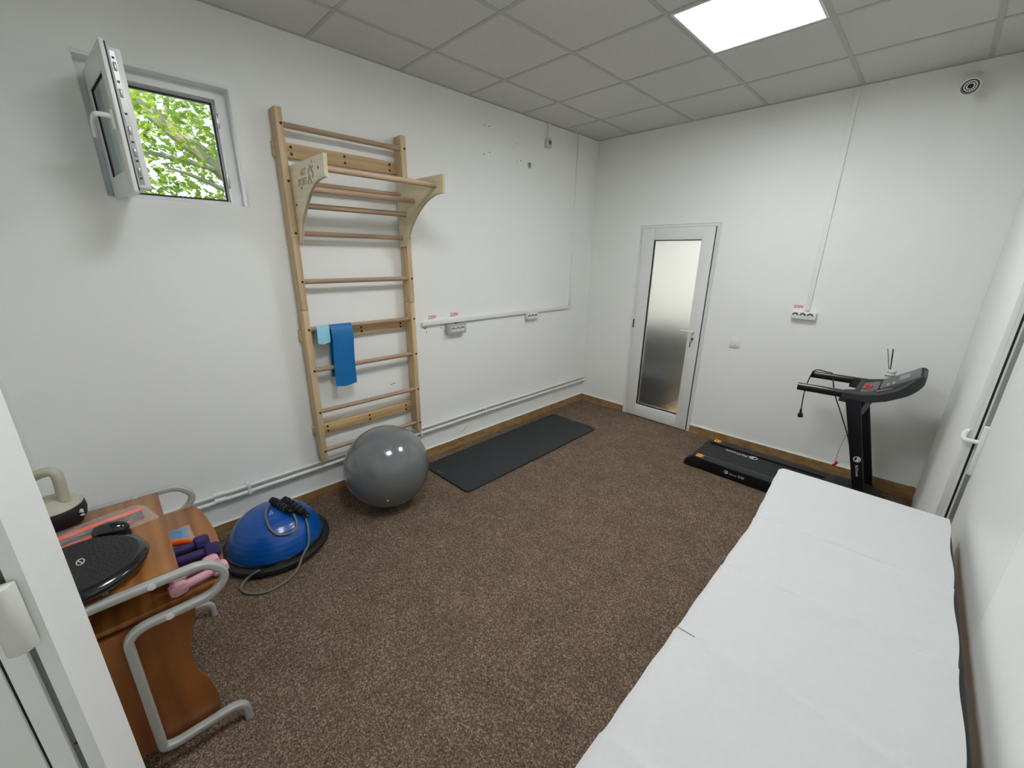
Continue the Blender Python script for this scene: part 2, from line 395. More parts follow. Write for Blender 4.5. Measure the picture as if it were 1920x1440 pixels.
b1 = MB().box(0.0, 0.013, YB, 0.0, 0.0, 0.083); struct(b1.build('baseboard_left', 'base', smooth=0))
b2 = MB().box(0.013, 0.600, -0.013, 0.0, 0.0, 0.083); struct(b2.build('baseboard_far_left', 'base', smooth=0))
b3 = MB().prism(rounded([(1.400, 0.0, 0), (3.127, 0, 0), (3.127, 0.105, 0.012), (3.09, 0.105, 0.01), (1.400, 0.083, 0)], 0), 'y', -0.013, 0.0)
struct(b3.build('baseboard_far_right', 'base', smooth=0))
t = MB().box(0, 0.015, YB, 0, 0.083, 0.087).box(0.015, 0.6, -0.015, 0, 0.083, 0.087)
t.prism([(1.4, 0.083), (3.09, 0.105), (3.09, 0.109), (1.4, 0.087)], 'y', -0.015, 0)
struct(t.build('trim_1', 'caulk', smooth=0))

# ---------------------------------------------------------------- window in the left wall
wi = sname('window_1')
Y0, Y1, Z0, Z1 = -4.014, -3.434, 1.998, 2.575
xf0, xf1 = -0.135, -0.07
fw = 0.045
f = MB()
zb_, zt_ = Z0 + .022, Z1 - fw
f.box(xf0, xf1, Y0, Y1, Z0, zb_).box(xf0, xf1, Y0, Y1, zt_, Z1)
f.box(xf0, xf1, Y0, Y0 + fw, zb_, zt_).box(xf0, xf1, Y1 - fw - .008, Y1, zb_, zt_)
f.box(xf0 - .02, xf0 + 0.02, Y0 + fw, Y1 - fw - .008, zb_, zb_ + .012).box(xf0 - .02, xf0 + .02, Y0 + fw, Y1 - fw - .008, zt_ - .012, zt_)
f.box(xf0 - .02, xf0 + .02, Y1 - fw - .020, Y1 - fw - .008, zb_ + .012, zt_ - .012).box(xf0 - .02, xf0 + .02, Y0 + fw, Y0 + fw + .012, zb_ + .012, zt_ - .012)
f.build('frame', 'pvc', wi)
gk = MB(); xg = xf0 + 0.02
for a in ((Y0 + fw, Y1 - fw - .02, Z0 + .03, Z0 + .037), (Y0 + fw, Y1 - fw - .02, Z1 - fw - .016, Z1 - fw - .009),
          (Y1 - fw - .026, Y1 - fw - .017, Z0 + .03, Z1 - fw - .01), (Y0 + fw + .008, Y0 + fw + .016, Z0 + .03, Z1 - fw - .01)):
    gk.box(xg - .006, xg + .006, *a)
gk.build('gasket', 'gasket', wi)
for z in (2.43, 2.13):
    hw = MB().box(xf1 - .02, xf1 + .003, Y1 - fw - .012, Y1 - fw - .004, z - .035, z + .035, .001).box(xf1 - .01, xf1 + .005, Y1 - fw - .014, Y1 - fw - .002, z - .012, z + .012)
    hw.build('strike_plate', 'steel', wi)
bead = MB()
bead.tube([(0.0, Y1 + .006, Z0), (0.0, Y1 + .006, Z1 + .006)], 0.008, 10).tube([(0.0, Y0, Z1 + .006), (0.0, Y1 + .006, Z1 + .006)], 0.008, 10)
bead.build('corner_bead', 'wall', wi)
# open sash: built closed in local axes (u along width from the hinge, v = room-side face normal, z up), swung into the room
ang = math.atan2(-3.946 + 3.992, 0.46 + 0.045)
ux, uy = math.cos(ang), math.sin(ang)
SM = frame_mtx((-0.045, -3.992, 0.0), (ux, uy, 0), (-uy, ux, 0))     # local y points away from the room-side face
sw, sz0, sz1, st = 0.505, 1.985, 2.517, 0.062
def sash_ring(mb, u0, u1, v0, v1, z0, z1, wd, bev=0.003):
    mb.box(u0, u0 + wd, v0, v1, z0, z1, bev, mtx=SM).box(u1 - wd, u1, v0, v1, z0, z1, bev, mtx=SM)
    mb.box(u0 + wd - .0005, u1 - wd + .0005, v0 + .0004, v1 - .0004, z0 + .0003, z0 + wd, 0, mtx=SM).box(u0 + wd - .0005, u1 - wd + .0005, v0 + .0004, v1 - .0004, z1 - wd, z1 - .0003, 0, mtx=SM)
s = MB(); sash_ring(s, 0, sw, 0, 0.014, sz0, sz1, 0.088)
sash_ring(s, 0.018, sw - .018, 0.018, st, sz0 + .018, sz1 - .018, 0.068)
so = s.build('sash', 'pvc', wi)
k = MB(); sash_ring(k, 0.004, sw - .006, 0.013, 0.019, sz0 + .006, sz1 - .006, 0.03, 0)
sash_ring(k, 0.083, sw - .083, 0.004, 0.012, sz0 + .083, sz1 - .083, 0.008, 0)
k.build('gasket', 'gasket', so)
MB().box(0.07, sw - .07, 0.008, 0.012, sz0 + .07, sz1 - .07, mtx=SM).box(0.07, sw - .07, 0.03, 0.034, sz0 + .07, sz1 - .07, mtx=SM).build('pane', 'pane', so)
lk = MB().box(sw - .019, sw - .0155, 0.026, 0.042, sz0 + .03, sz1 - .03, mtx=SM)
for z in (2.05, 2.12, 2.2, 2.33, 2.42): lk.box(sw - .017, sw - .012, 0.029, 0.039, z, z + .03, .002, mtx=SM)
lk.build('lock_strip', 'steel', so)
for z in (2.035, 2.10, 2.17, 2.27, 2.38, 2.46): MB().box(sw - .0165, sw - .0148, 0.030, 0.038, z, z + .008, mtx=SM).build('lock_slot', 'gasket', so)
hd = MB().box(sw - .062, sw - .03, -0.012, 0.0, 2.215, 2.285, 0.004, mtx=SM)
hp = [(sw - .046, -.01, 2.262), (sw - .046, -.045, 2.262), (sw - .06, -.055, 2.26), (sw - .12, -.056, 2.252), (sw - .16, -.054, 2.235), (sw - .18, -.052, 2.20)]
hd.tube([SM @ Vector(p) for p in spline(hp, 6)], 0.0095, 10)
hd.build('handle', 'pvc', so)

# ---------------------------------------------------------------- door in the far wall (frosted glass) and the hall behind it
d1 = sname('door_1')
f = MB()
f.box(0.602, 0.652, -0.004, 0.075, 0.0, 2.042).box(1.352, 1.397, 0.003, 0.075, 0.0, 2.042).box(0.602, 1.397, 0.0025, 0.075, 2.042, 2.064)
f.build('frame', 'pvc', d1)
lf = MB(); gx0, gx1, gz0, gz1 = 0.768, 1.246, 0.148, 1.922; lx0, lx1, lz0, lz1 = 0.640, 1.360, 0.012, 2.037
lf.box(lx0, gx0, -0.018, 0.05, lz0, lz1, .003).box(gx1, lx1, -0.018, 0.05, lz0, lz1, .003)
lf.box(gx0 - .004, gx1 + .004, -0.0178, 0.05, lz0, gz0, .003).box(gx0 - .004, gx1 + .004, -0.0178, 0.05, gz1, lz1, .003)
leaf = lf.build('door_leaf', 'pvc', d1)
gk = MB().box(gx0, gx0 + .008, -0.006, .02, gz0, gz1).box(gx1 - .003, gx1, -0.006, .02, gz0, gz1).box(gx0, gx1, -.006, .02, gz0, gz0 + .009).box(gx0, gx1, -.006, .02, gz1 - .008, gz1)
gk.box(lx1 + .0005, lx1 + .005, -.012, .0, lz0, lz1)
gk.build('gasket', 'gasket', leaf)
MB().box(gx0 + .002, gx1 - .002, 0.004, 0.011, gz0 + .002, gz1 - .002).build('frosted_pane', 'frost', leaf, smooth=0)
hd = MB().prism(rrect(0.034, 0.235, 0.012), 'y', -0.026, -0.018, mtx=Matrix.Translation((1.305, 0, 1.015)))
hd.tube(spline([(1.305, -.026, 1.062), (1.305, -.062, 1.062), (1.29, -.072, 1.062), (1.23, -.072, 1.06), (1.185, -.07, 1.064)], 6), 0.0085, 10)
hd.build('handle', 'whitepl', leaf)
kk = MB().lathe([(0, 0), (.008, 0), (.008, .016), (0, .016)], (1.305, -.026, .985), (0, -1, 0), 14)
kk.box(1.300, 1.304, -.062, -.04, .975, .999, .001).tube([(1.303 + .011 * math.cos(a), -.056, .962 + .011 * math.sin(a)) for a in [2 * PI * i / 16 for i in range(16)]], .0014, 6, closed=True)
kk.box(1.290, 1.297, -.058, -.052, .905, .955, .0015)
kk.build('key', 'darksteel', leaf)
for z in (1.93, 0.06): MB().lathe([(0, -.05), (.008, -.05), (.008, .05), (0, .05)], (0.640, -.020, z), (0, 0, 1), 12).build('hinge', 'pvc', leaf)
MB().lathe([(0, -.045), (.007, -.045), (.007, .045), (0, .045)], (0.640, -.021, 1.06), (0, 0, 1), 12).build('hinge_pin', 'darksteel', leaf)

hall = MB()
hall.box(-0.6, 2.8, 2.3, 2.4, -0.05, 2.7).box(-0.7, -0.6, 0.12, 2.4, -0.05, 2.7).box(2.8, 2.9, 0.12, 2.4, -0.05, 2.7)
struct(hall.build('wall_hall', 'wall', smooth=0))
struct(MB().box(-0.7, 2.9, 0.12, 2.4, 2.65, 2.7).build('ceiling_hall', 'ceil', smooth=0))
struct(MB().box(-0.7, 2.9, 0.0, 2.4, -0.06, -0.002).build('floor_hall', 'tan', smooth=0))
cb = thing('sofa', 'dark upholstered seat dimly seen through the frosted glass of the door', 'sofa', (0.35, 0.62, 0))
MB().box(-0.3, 0.97, 0.20, 1.01, 0.03, 0.46, .05, 3).build('seat', 'charcoal', cb)
MB().box(-0.3, 0.97, 1.0, 1.25, 0.03, 0.90, .05, 3).build('backrest', 'charcoal', cb)
for x in (-.22, .9):
    for y in (.30, .98): MB().lathe([(0, 0), (.02, 0), (.025, .07), (0, .07)], (x, y, 0), n=12).build('leg', 'black', cb)

def ceiling_light(x0, x1, y0, y1, z, label, lm='panel_light', dz=.024):
    o = thing('ceiling_light', label, 'ceiling light', ((x0 + x1) / 2, (y0 + y1) / 2, z))
    f = MB(); a = 0.014
    za, zb = z - .005, z + .026
    f.box(x0, x1, y0, y0 + a, za, z - .0002).box(x0, x1, y1 - a, y1, za, z - .0002).box(x0, x0 + a, y0 + a, y1 - a, za, z - .0002).box(x1 - a, x1, y0 + a, y1 - a, za, z - .0002)
    b_ = .005
    f.box(x0 + b_, x1 - b_, y0 + b_, y0 + a, z, zb).box(x0 + b_, x1 - b_, y1 - a, y1 - b_, z, zb).box(x0 + b_, x0 + a, y0 + a, y1 - a, z, zb).box(x1 - a, x1 - b_, y0 + a, y1 - a, z, zb)  # inner walls of an added recess, shaped to cut grazing light
    f.build('frame', 'lightframe', o, smooth=0)
    MB().box(x0 + a, x1 - a, y0 + a, y1 - a, z + dz - .003, z + dz).build('diffuser', lm, o, smooth=0)
    return o
G = 'LED panels in the suspended ceiling'
(x, y) = PANELS[0]; ceiling_light(x[0] + .012, x[1] - .012, y[0] + .012, y[1] - .012, H, 'lit square LED panel set in the ceiling above the treatment table', )
(x, y) = PANELS[1]; ceiling_light(x[0] + .012, x[1] - .012, y[0] + .012, y[1] - .012, H, 'lit square LED panel in the ceiling nearest the open white door')
ceiling_light(0.7, 1.3, 0.7, 1.3, 2.65, 'unseen LED panel added to light the hall behind the frosted glass door', 'hall_light', -.002)  # added panel, out of view, brightens the hall behind the pane

# ---------------------------------------------------------------- door in the right wall
d2 = sname('door_2')
def wx(y): return 3.186 + 0.018 * (-1.50 - y)          # plane of the leaf, running slightly away from the room
f = MB().box(3.128, 3.146, -1.492, -1.478, 0, 2.15, .001).box(3.146, 3.158, -1.494, -1.478, 0, 2.12)
f.box(3.166, 3.172, -1.496, -1.478, 0, 2.12)
f.prism([(3.20, -1.50), (3.24, -1.50), (wx(-4.53) + .06, -4.53), (wx(-4.53) + .02, -4.53)], 'z', 2.08, 2.2)
f.build('frame', 'pvc', d2)
MB().box(3.158, 3.166, -1.490, -1.478, 0, 2.12).build('gasket', 'gasket', d2)
l2 = MB().prism([(3.186, -1.505), (3.24, -1.50), (wx(-2.45) + .06, -2.45), (wx(-2.45), -2.45)], 'z', 0.012, 2.08)
lo = l2.build('door_leaf', 'pvc_wall', d2)
MB().box(3.172, 3.187, -1.5, -1.478, 0.01, 2.08).build('lock_strip', 'steel', lo)
h2 = MB().box(3.170, 3.187, -1.535, -1.507, 0.845, 1.075, .003)
h2.tube(spline([(3.176, -1.52, .998), (3.135, -1.52, .998), (3.125, -1.516, 1.002), (3.122, -1.508, 1.013), (3.124, -1.500, 1.026), (3.130, -1.497, 1.034), (3.137, -1.499, 1.034)], 6), 0.0095, 10)
h2.build('handle', 'whitepl', lo)
w2 = MB().prism([(wx(-2.451), -2.451), (wx(-2.451) + .1, -2.451), (wx(-4.6) + .1, -4.6), (wx(-4.6), -4.6)], 'z', -0.05, H)
w2.prism([(3.186, -1.48), (3.35, -1.48), (wx(-2.46) + .1, -2.46), (wx(-2.46), -2.46)], 'z', 2.2, H)
struct(w2.build('wall_right_near', 'wall', smooth=0))

# ---------------------------------------------------------------- door at the left, close to the camera
d3 = sname('door_3')
Bx, By = 2.1792, -4.2673
dl = (-.15, -.989); dn = (.989, -.15)
def LP(t, o=0.0): return (Bx + dl[0] * t + dn[0] * o, By + dl[1] * t + dn[1] * o)
zt = 2.1
f = MB().prism([(2.1004, -4.2433), LP(0), LP(.0153), LP(.0153, -.02), LP(.03, -.02), LP(.03, -.07), (2.085, -4.2615)], 'z', 0, zt)
f.build('frame', 'pvc', d3)
MB().prism([LP(.0153, -.008), LP(.0238, -.008), LP(.0238, -.02), LP(.0153, -.02)], 'z', 0, zt).build('gasket', 'steelgrey', d3)
lf = MB().prism([LP(.0238), LP(.0452), LP(.0452, -.05), LP(.0238, -.05)], 'z', .01, zt, .002).prism([LP(.0475, .002), LP(.262, .002), LP(.262, -.04), LP(.0475, -.04)], 'z', .01, zt, .002)
lo = lf.build('door_leaf', 'pvc', d3)
MB().prism([LP(.0452, -.002), LP(.0475, -.002), LP(.0475, -.04), LP(.0452, -.04)], 'z', .01, zt).build('seam', 'gasket', lo)
hx, hy = LP(.019, .017)
h3 = MB().prism(rounded([LP(.006, .001), LP(.036, .001), LP(.033, .018), LP(.020, .022), LP(.011, .016)], .006, 5), 'z', 1.278, 1.372, .0015)
h3.build('hinge', 'pvc_grey', d3)
px, py = LP(.0196, -.0078)
MB().lathe([(0, 0), (.0022, 0), (.0022, .0006), (0, .0006)], (px, py, 1.085), (dn[0], dn[1], 0), 12).build('screw_hole', 'gasket', d3)

# ---------------------------------------------------------------- wall fittings
def outlet_face(mb_w, mb_d, cx, cz, place, r=0.019):
    """round socket recess: white ring and dark well with earth clips; place maps (a, depth, z) to world"""
def socket_box(name, label, axis, c, w_, h, d, body, n=3, group=None):
    """three-gang surface socket; axis 'x' = on the left wall (faces +x), 'y' = on the far wall (faces -y)"""
    o = thing(name, label, 'socket', c, group)
    P = (lambda a, dep, z: (c[0] + dep, c[1] + a, c[2] + z)) if axis == 'x' else (lambda a, dep, z: (c[0] + a, c[1] - dep, c[2] + z))
    nrm = (1, 0, 0) if axis == 'x' else (0, -1, 0)
    b = MB(); p0, p1 = P(-w_ / 2, 0, -h / 2), P(w_ / 2, d, h / 2)
    b.box(min(p0[0], p1[0]), max(p0[0], p1[0]), min(p0[1], p1[1]), max(p0[1], p1[1]), p0[2], p1[2], .005)
    b.build('housing', body, o)
    st_ = w_ * (0.25 if body == 'boxgrey' else 0.3); r = h * (0.22 if body == 'boxgrey' else 0.36)
    for i in range(n):
        a = (i - 1) * st_ + (0.006 if body == 'boxgrey' else -w_ * .03)
        if body == 'boxgrey':
            q = MB(); p0, p1 = P(a - .021, d - .002, -.023), P(a + .021, d + .003, .023)
            q.box(min(p0[0], p1[0]), max(p0[0], p1[0]), min(p0[1], p1[1]), max(p0[1], p1[1]), p0[2], p1[2], .002)
            dd = d + .003
        else:
            q = MB(); q.lathe([(0, 0), (r + .002, 0), (r + .002, .002), (0, .002)], P(a, d, 0), nrm, 24); dd = d + .002
        so_ = q.build('socket', 'whitepl', o)
        q = MB(); q.lathe([(0, 0), (r, 0), (r, .0008), (0, .0008)], P(a, dd, 0), nrm, 24); q.build('socket_well', 'socket', so_)
        q = MB(); pts = [(r * .98 * math.cos(t), r * .98 * math.sin(t)) for t in [PI + PI * k / 12 for k in range(13)]]
        mm = frame_mtx(P(a, dd, 0), (0, 1, 0) if axis == 'x' else (1, 0, 0), (0, 0, 1))
        q.prism(pts, 'z', 0, .0016, mtx=mm)
        q.prism([(-r * .35, -.001), (r * .35, -.001), (r * .3, r * .35), (-r * .3, r * .35)], 'z', 0, .0014, mtx=mm)
        q.build('socket_face', 'whitepl', so_)
        q = MB().lathe([(0, 0), (.0022, 0), (.0022, .0022), (0, .0022)], P(a, dd, -r * .5), nrm, 10); q.build('pin_hole', 'socket', so_)
    return o
o = socket_box('wall_socket', 'grey three-gang socket box hanging below the white trunking beside the wall bars', 'x', (0, -1.994, 1.139), 0.192, 0.084, 0.055, 'boxgrey')
MB().box(.01, .024, -1.990, -1.976, 1.178, 1.194).build('cable', 'darksteel', o)
o = socket_box('wall_socket', 'small white three-gang socket under the trunking near the far corner', 'x', (0, -1.015, 1.160), 0.165, 0.060, 0.045, 'whitepl')
o = socket_box('wall_socket', 'white three-gang socket at the foot of the vertical trunking above the treadmill', 'y', (2.173, 0, 1.312), 0.172, 0.064, 0.04, 'whitepl')
def sign220(label, axis, c, w_, h, tilt):
    if axis == 'x': xd, yd, nm = (0, 1, tilt), (0, -tilt, 1), (1, 0, 0)
    else: xd, yd, nm = (1, 0, tilt), (-tilt, 0, 1), (0, -1, 0)
    o = thing('voltage_sign', label, 'sign', c, None)
    mm = frame_mtx(c, xd, yd)
    MB().box(-w_ / 2, w_ / 2, -h / 2, h / 2, 0, .0008, mtx=mm).build('sticker', 'label', o, smooth=0)
    q = MB(); add_mesh(q, text_mesh('220V', h * 0.95, tuple(Vector(c) + Vector(nm) * .0012), xd, yd, (.0003), 0.12, .0006)); q.build('lettering', 'redtext', o, smooth=0)
    return o
sign220('white 220V sticker with red lettering at the left end of the trunking', 'x', (0.0, -2.212, 1.252), 0.092, 0.038, 0.02)
sign220('white 220V sticker with red lettering above the grey socket box', 'x', (0.0, -1.986, 1.256), 0.09, 0.042, 0.02)
sign220('white 220V sticker with red lettering on the far wall above the treadmill', 'y', (2.120, -0.0, 1.378), 0.088, 0.034, -0.03)

o = MB().box(0, .026, -2.322, -0.352, 1.190, 1.224, .004).build('cable_trunking', 'whitepl')
tag(o, 'horizontal white cable trunking on the left wall running from the wall bars', 'cable trunking')
o = MB().box(0, .020, -0.376, -0.346, 1.226, H - .006, .002).build('cable_trunking', 'wall')
tag(o, 'vertical white cable trunking near the corner rising to the ceiling', 'cable trunking')
o = MB().box(2.170, 2.204, -.018, 0, 1.356, H - .006, .002).build('cable_trunking', 'wall')
tag(o, 'vertical white cable trunking on the far wall above the treadmill', 'cable trunking')

def pipe(label, z, r, xo):
    o = thing('heating_pipe', label, 'pipe', (0, -2.2, z))
    p = MB().tube([(xo, YB, z - .012), (xo, -3.2, z), (xo, -1.6, z + .012), (xo, -0.004, z + .008)], r, 14); p.build('pipe', 'whitepl', o)
    for y in (-3.86,): MB().tube([(xo, y - .03, z), (xo, y + .03, z)], r * 1.2, 14).build('coupling', 'whitepl', o)
    for y in (-3.70, -2.40, -1.66, -0.43):
        MB().box(0.002, xo + r + .004, y - .009, y + .009, z - r - .005, z - r + .002, .001).box(0.002, xo + r + .004, y - .009, y + .009, z + r - .002, z + r + .005, .001).box(xo + r, xo + r + .005, y - .009, y - .003, z - r - .003, z + r + .003).build('clip', 'whitepl', o)
pipe('upper white heating pipe along the left wall', 0.302, 0.0105, 0.026)
pipe('lower white heating pipe along the left wall', 0.262, 0.0125, 0.030)

o = thing('motion_sensor', 'small white sensor hanging from a short conduit high on the left wall', 'sensor', (0, -.834, 2.79))
MB().box(0, .018, -.842, -.826, 2.805, H - .004, .002).build('conduit', 'wall', o)
MB().box(0, .034, -.872, -.800, 2.728, 2.812, .014, 4).build('housing', 'pvc_grey', o)
MB().lathe([(0, 0), (.018, 0), (.018, .003), (.012, .004), (0, .004)], (.032, -.836, 2.772), (1, -.1, 0), 20).build('lens_ring', 'socket', o)

o = thing('security_camera', 'white bullet security camera high on the far wall near the right corner', 'camera', (2.76, -.02, 2.82))
MB().lathe([(0, 0), (.045, 0), (.045, .02), (0, .02)], (2.765, 0, 2.838), (0, -1, 0), 24).box(2.755, 2.775, -.04, -.01, 2.812, 2.862, .004).build('mount', 'wall', o)
cd = Vector((-.05, -1, -.62)).normalized(); co = Vector((2.768, -.03, 2.832))
MB().lathe([(0, 0), (.036, 0), (.040, .006), (.040, .11), (.037, .113), (0, .113)], co, cd, 32).lathe([(.0415, .02), (.046, .02), (.046, .122), (.0415, .122)], co, cd, 32).build('body', 'wall', o)
fo = co + cd * .113
lens = MB().lathe([(.036, 0), (.036, .0015), (.031, .0015), (.031, 0)], fo, cd, 28).lathe([(0, .002), (.013, .002), (.013, 0), (0, 0)], fo, cd, 20)
uu = cd.orthogonal().normalized(); vv = cd.cross(uu)
for kx in range(14):
    a = 2 * PI * kx / 14; lens.lathe([(0, .002), (.0034, .002), (.0034, 0), (0, 0)], fo + uu * .022 * math.cos(a) + vv * .022 * math.sin(a), cd, 8)
lens.build('lens', 'gasket', o)

o = thing('light_switch', 'white single rocker light switch beside the frosted glass door', 'light switch', (1.686, 0, 1.0))
MB().box(1.641, 1.731, -.010, 0, .956, 1.046, .004).build('plate', 'pvc', o)
MB().box(1.660, 1.712, -.015, -.009, .974, 1.027, .003).build('rocker', 'whitepl', o)

# ---------------------------------------------------------------- wall bars
wb = thing('wall_bars', 'tall pine wall bars with a plywood pull-up bracket on the left wall', 'wall bars', (0, -2.845, 0.33))
YU = ((-3.252, -3.214), (-2.477, -2.439))
for y0, y1 in YU:
    u = MB().box(.055, .115, y0, y1, 1.40, 2.52, .003).box(.02, .055, y0, y1, .335, 2.52, .003).box(.055, .113, y0, y1, .335, 1.398, .003)
    uo = u.build('upright', 'pine', wb)
    for z in (2.44, 2.147, 1.862, 1.577, 1.276, 1.0, .704, .41):
        fx = .115 if z > 1.4 else .113
        MB().lathe([(0, 0), (.0075, 0), (.0075, .0015), (.004, .003), (0, .003)], (fx, (y0 + y1) / 2 + .006, z), (1, 0, 0), 14).build('bolt', 'bolt', uo)
ro = [(2.44, .088), (2.147, .088), (1.862, .088), (1.577, .088), (1.276, .088), (1.0, .088), (.704, .088), (.41, .088)]
for z, x in ro:
    MB().tube([(x, -3.216, z), (x, -2.475, z)], .0155, 14).build('rung', 'rung', wb)
for z0, z1 in ((2.285, 2.362), (1.195, 1.262), (.508, .582)):
    b = MB().box(.001, .038, -3.262, -2.430, z0, z1, .003); bo = b.build('mounting_board', 'piney', wb)
    for y in (-3.165, -2.845, -2.53):
        for z in (z0 + .02, z1 - .02): MB().lathe([(0, 0), (.008, 0), (.008, .0015), (.004, .003), (0, .003)], (.038, y, z), (1, 0, 0), 14).build('bolt', 'bolt', bo)
prof = [(.05, 2.228), (.612, 2.225), (.606, 2.118)] + [tuple(p)[:2] for p in spline([(.55, 2.117, 0), (.49, 2.108, 0), (.40, 2.075, 0), (.30, 2.01, 0), (.215, 1.93, 0), (.165, 1.86, 0), (.135, 1.805, 0)], 6)] + [(.05, 1.80)]
pr = MB().prism(prof, 'y', -3.2135, -3.1945, .0015, 1); pl_ = pr.build('bracket_panel', 'ply', wb)
M['veneer'] = plain('veneer_edge', (176, 156, 122), 0.6, 0.06)
def veneer(y0, par):
    for f_ in (.28, .62): MB().prism([(x + .0007, z - .0005) for x, z in prof], 'y', y0 + .019 * f_ - .0014, y0 + .019 * f_ + .0014).build('veneer_layer', 'veneer', par)
veneer(-3.2135, pl_)
pr = MB().prism(prof, 'y', -2.4965, -2.4775, .0015, 1); veneer(-2.4965, pr.build('bracket_panel', 'ply', wb))
bars3 = [(.53, 2.168), (.27, 2.096), (.155, 2.016)]
q = MB()
for x, z in bars3:
    MB().tube([(x, -3.1955, z), (x, -2.4955, z)], .0165, 14).build('pull_up_bar', 'rung', wb)
    MB().lathe([(0, 0), (.0075, 0), (.0075, .0012), (0, .0012)], (x, -3.2135, z), (0, -1, 0), 12).build('bolt', 'bolt', pl_)
# burnt lettering and running figure on the outer face of the near bracket
lg = MB(); nx = (0, -1, 0)
add_mesh(lg, text_mesh('ART', .046, (.318, -3.2142, 2.170), (1.25, 0, 0), (0, 0, 1), .0004, .0, .0012))
add_mesh(lg, text_mesh('SPORT', .046, (.292, -3.2142, 2.124), (1, 0, 0), (0, 0, 1), .0004, .0, .0012))
fy = (-3.2146, -3.2136)
lg.prism([(.365, 2.105), (.40, 2.16), (.435, 2.105), (.418, 2.105), (.40, 2.135), (.383, 2.105)], 'y', *fy)
lg.prism([(.382, 2.160), (.425, 2.197), (.440, 2.182), (.462, 2.190), (.468, 2.180), (.438, 2.168), (.425, 2.180), (.396, 2.154)], 'y', *fy)
lg.prism([(.428, 2.168), (.450, 2.150), (.438, 2.130), (.452, 2.126), (.468, 2.152), (.442, 2.174)], 'y', *fy)
lg.lathe([(0, 0), (.0075, 0), (.0075, .001), (0, .001)], (.455, -3.2136, 2.206), (0, -1, 0), 14)
lg.build('logo', 'burn', pl_, smooth=0)

# bands on the rung
def strip(name, mat, width_pts, th=0.0025, **kw):
    """ribbon from rows of points across its width"""
    t = bmesh.new(); rows = [[t.verts.new(p) for p in r] for r in width_pts]
    for A, B in zip(rows, rows[1:]):
        for i in range(len(A) - 1): t.faces.new((A[i], A[i + 1], B[i + 1], B[i]))
    bmesh.ops.recalc_face_normals(t, faces=t.faces)
    bmesh.ops.solidify(t, geom=t.faces[:], thickness=th)
    mb = MB(); mb.merge(t); return mb.build(name, mat, **kw)
def hanging_rows(y0, y1, front_z, back_z, seed, n=7, spread=0.0, wav=0.006, skew=0.0):
    rng = random.Random(seed); rows = []
    xr, zr = .088, 1.276; R = .0185
    path = []
    for k in range(13): path.append((xr - R - .002 + 0.0, back_z + (zr - back_z) * k / 12))
    for k in range(1, 8): a = PI - PI * k / 8; path.append((xr + R * math.cos(a), zr + R * math.sin(a)))
    for k in range(13): path.append((xr + R + .004, zr - (zr - front_z) * k / 12))
    for i, (x, z) in enumerate(path):
        row = []
        dz = zr - z
        for j in range(n):
            u = j / (n - 1); y = y0 + (y1 - y0) * u + skew * dz + spread * dz * (u - .5)
            s_ = min(1, max(0, dz / .06))
            ww = s_ * wav * (math.sin(u * 7 + seed + dz * 9) + .6 * math.sin(u * 13 + dz * 17))
            xx = x + (ww if x > xr else -abs(ww) * .3) + (.012 * s_ if x > xr else 0)
            zz = z - (0.012 * math.sin(u * PI) if i in (0, len(path) - 1) else 0)
            row.append((xx, y, zz))
        rows.append(row)
    return rows
o = strip('exercise_band', 'band', hanging_rows(-3.088, -2.942, .872, .93, 2, wav=.004, skew=-.03), .0022)
tag(o, 'long dark blue elastic exercise band hanging over a wall bar rung', 'exercise band')
o = strip('exercise_band', 'bandlight', hanging_rows(-3.178, -3.098, 1.185, 1.20, 5, wav=.004, skew=-.08), .0022)
tag(o, 'short light blue elastic band folded over the wall bar rung', 'exercise band')

# ---------------------------------------------------------------- grey exercise ball
R_ = .295; bc = (.392, -2.912, R_)
o = thing('exercise_ball', 'large shiny grey exercise ball on the carpet in front of the wall bars', 'exercise ball', (bc[0], bc[1], 0))
prof = []
for k in range(97):
    a = -PI / 2 + PI * k / 96; r = R_ * math.cos(a); z = R_ * math.sin(a)
    gv = 1 - .0016 * (0.5 + 0.5 * math.cos(k * PI / 3)) if 30 < k < 66 else 1
    prof.append((max(0, r * gv), z if z > -R_ + .006 else -R_ + .006))
prof[0] = (0, -R_ + .006); prof[-1] = (0, R_)
ax = Vector((.35, -.35, .86))
mb = MB().lathe([(r, z) for r, z in prof], (bc[0], bc[1], R_ - .006), (0, 0, 1), 96); mb.build('ball', 'ballgrey', o, smooth=80)
vd = Vector((.8, -.45, -.38)).normalized()
MB().lathe([(0, 0), (.006, 0), (.0055, .003), (0, .003)], Vector((bc[0], bc[1], R_ - .006)) + vd * (R_ - .001), vd, 12).build('valve_plug', 'white', o)

# ---------------------------------------------------------------- exercise mat
p = [Vector((.715, -2.437)), Vector((.693, -.678)), Vector((.108, -.690)), Vector((.128, -2.450))]
o = thing('exercise_mat', 'black foam exercise mat lying on the carpet along the left wall', 'exercise mat', (.41, -1.56, 0))
MB().prism(rounded([tuple(v) for v in p], .045, 6), 'z', 0.001, .016, .003).build('mat', 'mat', o)
for c_, xd in (((.40, -.715, .0164), (-1, 0, 0)), ((.31, -2.415, .0164), (1, 0, 0))):
    add_mesh(MB(), text_mesh('live up', .022, c_, xd, (0, -1 if xd[0] < 0 else 1, 0), .0002)).build('logo', 'greyline', o, smooth=0)

